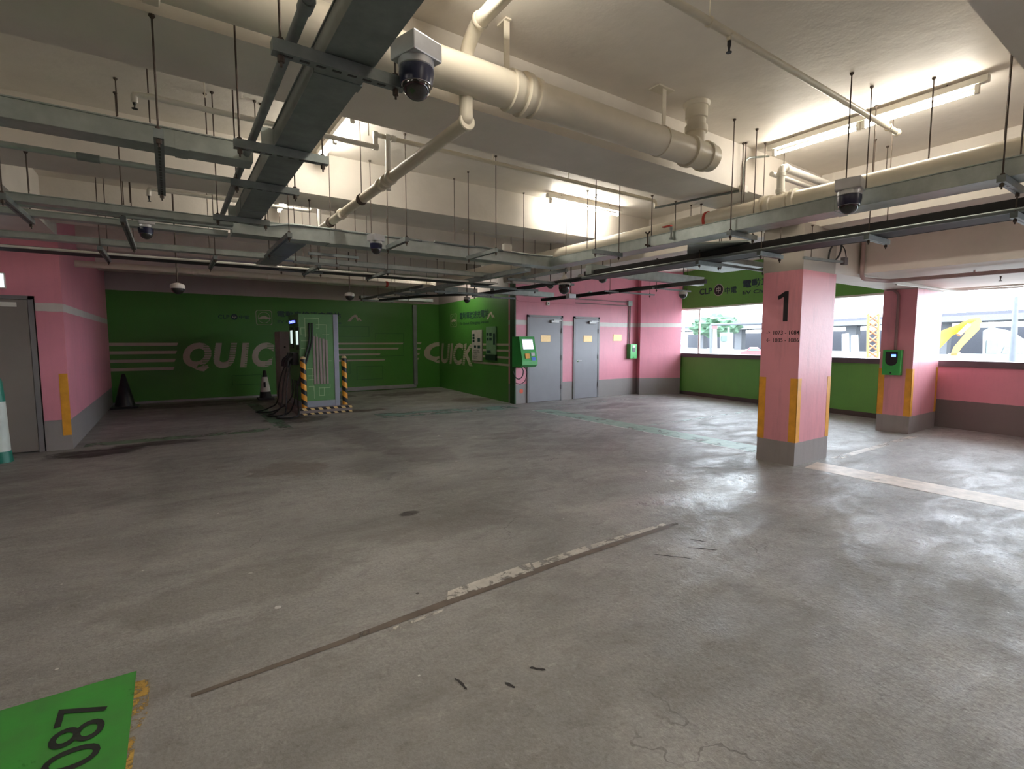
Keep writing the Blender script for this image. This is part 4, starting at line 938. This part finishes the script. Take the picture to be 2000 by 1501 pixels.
kq('screen_bezel', .14, .46, .86, .90, mat('bezel_grey', (.45, .48, .46), .4)); kq('screen', .17, .49, .83, .87, emit('kiosk_screen', (.80, .88, 1.), 1.0), .008)
kq('screen_header', .36, .80, .80, .84, emit('kiosk_blue', (.25, .42, .75), .8), .009)
for k in range(3): kq('screen_line', .22, .74-.045*k, .78, .75-.045*k, emit('kiosk_blue2', (.5, .6, .8), .8), .009)
kq('card_reader', .22, .10, .50, .30, mat('orange_reader', (.85, .38, .05), .4), .02); kq('keypad', .62, .20, .86, .34, mat('pad_grey', (.5, .52, .52), .4), .012); kq('card_slot', .62, .02, .88, .15, mat('pad_blue', (.04, .16, .6), .4), .012)
obj('cable_loop', MB().tube([(6.86, 9.72, .90), (6.95, 9.73, .82), (6.93, 9.75, .66), (6.82, 9.76, .60), (6.74, 9.78, .66), (6.70, 9.82, .80)], .012, 10, .1), M_rub, t, smooth=True)
obj('cable_loop', MB().tube([(6.96, 9.72, .90), (7.06, 9.73, .80), (7.02, 9.75, .56), (6.88, 9.76, .48), (6.76, 9.78, .52)], .009, 10, .1), M_rub, t, smooth=True)
# wall boxes
def wallbox_charger(label, c, nrm, w, h, d, style):
    c = Vector(c); nrm = Vector(nrm); r = nrm.cross(Vector((0, 0, 1))); r.normalize(); u = Vector((0, 0, 1))
    t = thing('wall_charger', label, 'wall charger', c-u*h/2)
    obj('housing', MB().obox(c+nrm*d/2, r*w/2, nrm*d/2, u*h/2), M_kg, t)
    P = []
    for k in range(13): a = PI*k/12; P.append((-math.cos(a)*w*.33, -math.sin(a)*w*.33))
    pl = [(-w*.33, h*.30)]+[(x, y-.02) for x, y in P]+[(w*.33, h*.30)] if style else [(math.cos(2*PI*k/20)*w*.26, math.sin(2*PI*k/20)*w*.26) for k in range(20)]
    obj('front_panel', MB().prism([c+nrm*(d+.001)+r*x+u*(y+h*.12) for x, y in pl], nrm*.006), M_black, t)
    if style: obj('display', MB().obox(c+nrm*(d+.009)+r*w*.12*(-1)+u*h*.28, r*w*.12, nrm*.002, u*h*.05), emit('blue_display', (.05, .15, 1.), 3.), t)
    else: obj('display', MB().obox(c+nrm*(d+.004)+u*h*.34, r*w*.2, nrm*.003, u*h*.08), M_white, t)
    obj('lock', MB().obox(c+nrm*(d+.004)-u*h*.42, r*.012, nrm*.005, u*.012), M_black, t)
    return t
wallbox_charger('green wall charger with blue display on the farther pillar', (9.87, 3.30, 1.16), (-1, 0, 0), .25, .41, .10, 1)
t = thing('conduit', 'grey conduit running down the farther pillar into its wall charger', 'conduit', (9.8, 3.3, 1.4))
obj('tube', MB().tube([(9.845, 3.28, 1.37), (9.845, 3.28, 2.27), (9.845, 3.36, 2.35), (9.845, 3.45, 2.355)], .02, 12, .05), mat('pink_grey_pipe', (.30, .17, .17), .5), t, smooth=True)
wallbox_charger('green wall charger with round socket on the pink wall', (10.78, 9.9, 1.23), (0, -1, 0), .26, .40, .14, 0)
t = thing('conduit', 'pair of conduits dropping to the charger on the pink wall', 'conduit', (10.6, 9.87, 1.4))
for x in (10.68, 10.74): obj('tube', MB().tube([(x, 9.88, 1.43), (x, 9.88, 2.62)], .013, 10), mat('dull_pink_pipe', (.30, .20, .21), .5), t, smooth=True)
obj('junction_box', B(10.62, 9.84, 2.50, 10.78, 9.895, 2.64, bev=.005), M_galv, t)
t = thing('conduit', 'pair of level conduits across the pink wall to the junction box', 'conduit', (9.4, 9.88, 2.5))
for z in (2.50, 2.60): obj('tube', MB().tube([(8.7, 9.88, z), (10.62, 9.88, z)], .013, 10), mat('dull_pink_pipe', (.30, .20, .21), .5), t, smooth=True)
t = thing('conduit', 'thin pink conduit along the top of the door wall with a bend at the corner', 'conduit', (7.6, 9.88, 2.5))
obj('tube', MB().tube([(6.83, 9.885, 2.9), (6.83, 9.885, 2.47), (8.6, 9.885, 2.45)], .008, 8, .12), M_pinkw, t, smooth=True)
t = thing('wall_speaker', 'small white box on the pink wall above the first door', 'box', (7.78, 9.86, 2.44))
obj('box', B(7.74, 9.84, 2.40, 7.82, 9.9, 2.49, bev=.006), M_white, t); obj('button', disc((7.78, 9.84, 2.45), .02, (0, -1, 0)), M_dark, t)
obj('ladder_end', MB().obox((8.75, 9.65, 2.68), (.09, .06, 0), (-.05, .25, -.06), (0, 0, .015)), M_galv, None)
bpy.data.objects['ladder_end'].name = 'cable_ladder_end'; tag(bpy.data.objects['cable_ladder_end'], 'short sloping steel ladder end above the second door', 'cable ladder')

# ---------------------------------------------------------------- cameras
M_navy = mat('navy_plastic', (.01, .012, .04), .3); M_smoke = mat('smoked_dome', (.02, .017, .016), .08, 0, .05, 6, 0, .9)
M_alu = mat('brushed_aluminium', (.50, .50, .52), .35, .5, .1, 14)
M_dwhite = mat('camera_white', (.62, .58, .54), .4)
def dome_prof(r, n=8): return [(r*math.cos(PI/2*k/n), -r*math.sin(PI/2*k/n)) for k in range(n)]+[(.001, -r)]
def boxcam(label, x, y, z, s=1., bx=-.0, ang=.5):
    """junction box with a dome camera under it; z = bottom of the dome"""
    t = thing('dome_camera', label, 'camera', (x, y, z))
    r = .062*s
    b = B(x-.072*s, y-.072*s, z+.150*s, x+.072*s, y+.072*s, z+.222*s, bev=.006*s)
    R = Matrix.Rotation(ang, 3, 'Z'); b.v = [tuple(Vector((x, y, 0))+R@(Vector(v)-Vector((x, y, 0)))) for v in b.v]
    obj('junction_box', b, M_alu, t)
    obj('collar', MB().lathe((x, y, z+.155*s), [(r*1.12, 0), (r*1.12, -.03*s), (r*1.05, -.035*s)], 28), M_alu, t, smooth=True)
    obj('ring', MB().lathe((x, y, z+.12*s), [(r*1.1, 0), (r*1.12, -.02*s), (r*1.0, -.06*s)], 28), M_navy, t, smooth=True)
    obj('dome', MB().lathe((x, y, z+.062*s), dome_prof(r*.92), 28), M_smoke, t, smooth=True)
    obj('trim_ring', MB().lathe((x, y, z+.062*s), [(r*.96, .004), (r*.99, 0), (r*.96, -.004)], 28), M_chrome, t, smooth=True)
    return t
def hangcam(label, px, py, D, zr_top=None, s=1.):
    """small dome on a rod; D = northing of the camera"""
    p = ay(px, py, D); x, y, z = p.x, p.y, p.z; r = .085*s
    t = thing('dome_camera', label, 'camera', (x, y, z-r))
    top = ctop(x, y)-.002
    obj('rod', MB().tube([(x, y, z+.05*s), (x, y, top)], .010*s, 10), M_rod, t, smooth=True)
    obj('shell', MB().lathe((x, y, z), [(r*.98, 0), (r, .03*s), (r*.9, .05*s), (r*.5, .065*s), (.012, .075*s)], 24), M_dwhite, t, smooth=True)
    obj('dome', MB().lathe((x, y, z), dome_prof(r*.9), 24), M_smoke, t, smooth=True)
    return t
t = boxcam('large dome camera under a metal box hanging beside the grey trunking', .815, 1.84, 2.405, .95, ang=.30)
obj('mount_arm', B(.78, 1.82, 2.58, .83, 1.90, 2.64), M_galv, t)
p = az(1657, 420, 2.40); boxcam('dome camera under a metal box on the right trunking near the pillar', p.x, p.y, 2.40, 1.1, ang=.2)
p = az(735, 497, 2.40); boxcam('dome camera under a box on the middle trunking', p.x, p.y, 2.40, .9, ang=.3)
p = az(286, 468, 2.40); boxcam('dome camera below the parallel trunkings on the left', p.x, p.y, 2.40, .85, ang=.2)
hangcam('small hanging dome camera in front of the left part of the mural', 347, 563, 8.0)
hangcam('small hanging dome camera above the charger cabinet', 683, 578, 9.2)
hangcam('small hanging dome camera in front of the nook wall', 912, 585, 9.4, s=.9)
hangcam('small hanging dome camera left of the large one over the pink wall', 1075, 556, 8.0)
hangcam('small white-capped dome camera before the green fascia', 1334, 575, 5.6, s=.9)
hangcam('small dark dome camera right of the large white one', 1135, 541, 6.6, s=.7)
hangcam('flat white dome camera under the blue grey trunking', 1177, 544, 5.9, s=.9)
p = ay(1102, 556, 6.2); t = thing('dome_camera', 'large white pan and tilt camera hanging over the pink wall', 'camera', p)
obj('housing', MB().lathe(p, [(.09, 0), (.105, .01), (.09, .05), (.075, .09), (.04, .12), (.02, .16), (.02, ctop(p.x, p.y)-p.z-.002)], 28), M_dwhite, t, smooth=True)
obj('ball', MB().lathe(p, [(.085, 0), (.088, -.05), (.075, -.11), (.04, -.14), (.001, -.15)], 28), M_smoke, t, smooth=True)
p = ay(1115, 578, 7.0); t = thing('junction_box', 'small metal box hanging on a rod over the pink wall', 'junction box', p)
obj('box', B(p.x-.08, p.y-.05, p.z-.04, p.x+.08, p.y+.05, p.z+.04, bev=.006), M_alu, t); obj('rod', MB().tube([(p.x, p.y, p.z+.04), (p.x, p.y, ctop(p.x, p.y)-.002)], .010, 8), M_rod, t)

# bracket with cable loop beside the pillar head
t = thing('cable_loop', 'black cable loop and box on a strut beside the pillar head', 'cable', (6.6, 2.95, 2.5))
za_ = 2.50; sx2 = lambda px, py: ay(px, py, 2.93)
a = sx2(1570, 503); b = sx2(1650, 512)
obj('strut', MB().obox((a+b)/2, (b-a)/2, (0, .015, 0), (0, 0, .015)), M_galvd, t)
P = [sx2(px, py) for px, py in ((1618, 508), (1620, 490), (1629, 474), (1638, 471), (1644, 478), (1641, 496), (1632, 508))]
obj('cable', MB().tube(P, .010, 10, .08), M_rub, t, smooth=True)
P = [sx2(px, py) for px, py in ((1644, 478), (1651, 488), (1653, 505))]; obj('cable', MB().tube(P, .006, 8, .05), M_rub, t, smooth=True)
c = sx2(1648, 510); obj('box', B(c.x-.045, 2.90, c.z-.045, c.x+.045, 2.95, c.z+.045, bev=.004), M_dark, t)
a = sx2(1591, 470); obj('rod', rodmesh(a.x, 2.96, 2.46, 2.85), M_rod, t)

# pipes under the right fascia
t = thing('sprinkler_pipe', 'pinkish sprinkler pipe below the right soffit in front of the window', 'pipe', (7.7, 1, 2.3))
M_pp = mat('pink_beige_pipe', (.46, .34, .32), .45)
p = ax(1706, 520, 7.62); p2 = ax(1704, 545, 7.62)
z_ = 2.33; q = az(1712, 549, z_); e = az(2000, 528, z_)
obj('pipe_run', MB().tube([(7.62, q.y, 2.86), (7.62, q.y, z_), (q.x+.12, q.y-.1, z_), (e.x, e.y-2, z_)], .026, 14, .08), M_pp, t, smooth=True)
for px, py in ((1955, 535),):
    h = az(px, py, z_); obj('sprinkler_head', MB().lathe((h.x, h.y, z_-.085), [(.018, 0), (.018, .004), (.004, .01), (.008, .04), (.012, .06)], 12), M_rod, t); obj('pipe_hanger', MB().tube([(h.x, h.y+.25, z_), (h.x, h.y+.25, 2.40)], .01, 8), M_pp, t)
t = thing('conduit', 'thin pale conduit crossing the right soffit towards the window head', 'conduit', (9, 1.5, 2.37))
a = az(1750, 555, 2.355); b = az(1865, 567, 2.355); c = az(2000, 560, 2.355)
obj('tube', MB().tube([a, b, c], .014, 10, .1), M_white, t, smooth=True)
# window frame lines in the left opening
t = struct('window_1', fac(.15, .19, 1.175, 2.42, .12, .16), M_white, label='white aluminium frame in the left end of the opening')
obj('window_frame', fac(.75, .79, 1.175, 2.42, .12, .16), M_white, t); obj('window_frame', fac(.15, .79, 2.37, 2.42, .12, .16), M_white, t)

# ---------------------------------------------------------------- outside
def Wp(px, py, d): return Vector(_C+_ray(px, py)*d)
struct('trim_ground', B(13.5, -160, -.9, 400, 260, -.6), mat('pale_ground', (.20, .20, .19), .9), label='pale open ground of the works site outside')
M_conc = mat('bridge_concrete', (.105, .11, .12), .8); M_under = mat('underbridge_shadow_grey', (.05, .053, .065), .9)
def slab(P, Q, z0, z1, w):
    P = Vector((P.x, P.y, 0)); Q = Vector((Q.x, Q.y, 0)); d = (Q-P).normalized(); n = Vector((-d.y, d.x, 0))*w/2
    return MB().prism([P-n+Vector((0, 0, z0)), Q-n+Vector((0, 0, z0)), Q+n+Vector((0, 0, z0)), P+n+Vector((0, 0, z0))], (0, 0, z1-z0))
t = thing('overpass', 'long grey concrete overpass crossing behind the works site', 'bridge', (90, 60, -.6))
Pn = Wp(2250, 600, 62); Pf = Wp(1300, 640, 175)
obj('deck', slab(Pn, Pf, 4.7, 5.6, 9), M_conc, t); 
m = slab(Pn, Pf, 5.6, 6.3, .4); obj('parapet', m, mat('parapet_grey', (.07, .07, .085), .8), t)
d = (Pf-Pn)
for k in range(7):
    c = Pn+d*(.06+.15*k); obj('pier', B(c.x-1, c.y-1, -.6, c.x+1, c.y+1, 4.7), M_conc, t)
t2 = thing('underbridge_shade', 'dark grey slab painted as the shadow space under the overpass', 'wall', (100, 70, -.6))  # dark slab stands in for the shadow space below the deck
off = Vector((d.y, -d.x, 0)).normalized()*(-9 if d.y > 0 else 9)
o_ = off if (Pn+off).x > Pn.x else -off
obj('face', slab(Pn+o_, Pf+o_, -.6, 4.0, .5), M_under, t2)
M_ex = mat('excavator_yellow', (.42, .20, .012), .45)
t = thing('excavator', 'yellow excavator with bent boom seen through the right opening', 'excavator', (20, 4, -.6)); D = 24
def plate(P, D, th, z=0):
    Q = [Wp(x, y, D) for x, y in P]; c = sum(Q, Vector())/len(Q)-Vector(_C); c.z = 0; return MB().prism(Q, c.normalized()*th)
obj('boom', plate([(1800, 690), (1815, 655), (1868, 634), (1895, 622), (1914, 620), (1918, 630), (1893, 640), (1860, 655), (1826, 690)], D, .5), M_ex, t)
obj('stick', plate([(1893, 632), (1916, 622), (1914, 642), (1880, 676), (1868, 694), (1856, 694), (1862, 678), (1884, 652)], D-.4, .35), M_ex, t)
obj('bucket', plate([(1852, 690), (1876, 688), (1880, 704), (1862, 710), (1850, 704)], D-.4, .5), mat('rusty_bucket', (.45, .22, .10), .6), t)
obj('hydraulic_ram', MB().tube([Wp(1872, 654, D-.5), Wp(1893, 634, D-.5)], .09, 10), mat('ram_dark', (.30, .15, .08), .4), t, smooth=True)
a_ = Wp(1785, 700, D+1); b_ = Wp(1818, 664, D+3); obj('body', B(a_.x, a_.y, .3, b_.x, b_.y, b_.z, bev=.1), M_ex, t); obj('track', B(a_.x-.2, a_.y, -.6, b_.x+.3, b_.y, .3, bev=.2), M_rub, t)
M_tw = mat('truck_white', (.20, .215, .215), .4); M_cy = mat('cyan_glass', (.06, .10, .115), .2)
t = thing('truck', 'white truck cab with pale windscreen outside the right opening', 'truck', Wp(1960, 700, 18)); D = 18
obj('cab', plate([(1918, 716), (1920, 646), (1935, 638), (1975, 646), (2010, 668), (2030, 716)], D, 2.4), M_tw, t)
obj('windscreen', plate([(1956, 690), (1962, 676), (1990, 677), (2003, 690)], D-.03, .03), M_cy, t); obj('side_window', plate([(1927, 664), (1950, 666), (1949, 690), (1926, 690)], D-.03, .03), M_cy, t)
t = thing('lamp_post', 'slim grey lamp post in front of the white truck', 'lamp post', Wp(1975, 704, 14))
obj('pole', MB().tube([Wp(1975, 735, 14), Wp(1985, 580, 14)], [.09, .05], 12), mat('post_grey', (.07, .078, .095), .5), t, smooth=True)
t = thing('crane_mast', 'orange and yellow lattice crane mast beside the farther pillar', 'crane', Wp(1704, 704, 40)); D = 40
lat = MB(); L0, L1 = 1694, 1714
for x in (L0, L1): lat.tube([Wp(x, 720, D), Wp(x+2, 612, D)], .09, 6)
obj('mast_chord', lat, M_ex, t)
for k in range(7):
    y = 712-k*14; obj('lattice_brace', MB().tube([Wp(L0, y, D), Wp(L1, y-14, D)], .07, 6).tube([Wp(L1, y, D), Wp(L0, y-14, D)], .07, 6), mat('crane_orange', (.22, .07, .02), .5), t)
t = thing('site_cabin', 'white site cabins behind the parapet right of the numbered pillar', 'cabin', Wp(1655, 704, 45))
obj('cabin', plate([(1644, 716), (1644, 652), (1658, 650), (1660, 716)], 45, 4), M_tw, t); obj('cabin', plate([(1662, 716), (1662, 655), (1676, 653), (1680, 716)], 46, 4), M_tw, t)
t = thing('gantry_frame', 'thin grey steel gantry frame outside the left opening', 'frame', Wp(1388, 704, 30)); M_gt = mat('gantry_grey', (.06, .07, .085), .6)
obj('post', MB().tube([Wp(1388, 720, 30), Wp(1388, 634, 30)], .07, 8), M_gt, t); obj('crossbar', MB().tube([Wp(1388, 634, 30), Wp(1510, 631, 30)], .07, 8), M_gt, t)
t = thing('drilling_rig', 'white drilling rig with a red top outside the left opening', 'machine', Wp(1396, 700, 34))
obj('mast', plate([(1391, 716), (1392, 642), (1400, 642), (1402, 716)], 34, .8), M_tw, t); obj('red_top', plate([(1390, 642), (1390, 636), (1401, 636), (1401, 642)], 34, .8), mat('rig_red', (.22, .04, .045), .5), t)
t = thing('site_silo', 'pale boxy silo with green panels outside the left opening', 'silo', Wp(1418, 700, 36))
obj('body', plate([(1406, 716), (1406, 649), (1432, 649), (1432, 716)], 36, 3), M_tw, t); obj('stack', plate([(1421, 649), (1421, 639), (1425, 639), (1425, 649)], 36.5, .5), M_tw, t)
obj('green_panel', plate([(1409, 666), (1409, 655), (1420, 655), (1420, 666)], 35.9, .05), mat('panel_green', (.06, .13, .10), .5), t)
t = thing('car', 'red car parked beyond the parapet left of the numbered pillar', 'car', Wp(1467, 700, 28)); D = 28
obj('body', plate([(1446, 700), (1447, 686), (1458, 684), (1464, 678), (1480, 678), (1488, 686), (1496, 690), (1496, 700)], D, 1.7), mat('car_red', (.25, .04, .045), .35), t)
obj('windows', plate([(1460, 685), (1466, 680), (1479, 680), (1484, 685)], D-.02, .02), M_cy, t)
t = thing('tree', 'pale green tree beyond the site on the left', 'tree', Wp(1385, 690, 70))
bm_ = MB(); rnd = random.Random(3); c0 = Wp(1398, 636, 70)
crown = bmesh.new(); bmesh.ops.create_icosphere(crown, subdivisions=4, radius=1)
for v in crown.verts:
    n_ = math.sin(v.co.x*7+1)*math.cos(v.co.y*6)*math.sin(v.co.z*8)*.22+math.sin(v.co.x*19)*math.sin(v.co.y*23)*math.cos(v.co.z*17)*.12+rnd.uniform(-.07, .07)
    v.co *= 1+n_; v.co = Vector((v.co.x*3.2, v.co.y*3.2, v.co.z*1.5))+c0
obj('crown', bm_.bm(crown), mat('leaf_green', (.055, .11, .065), .8, 0, .4, 2), t); obj('trunk', MB().tube([(c0.x, c0.y, -.6), (c0.x, c0.y, c0.z)], .2, 8), mat('bark', (.15, .11, .08), .9), t)
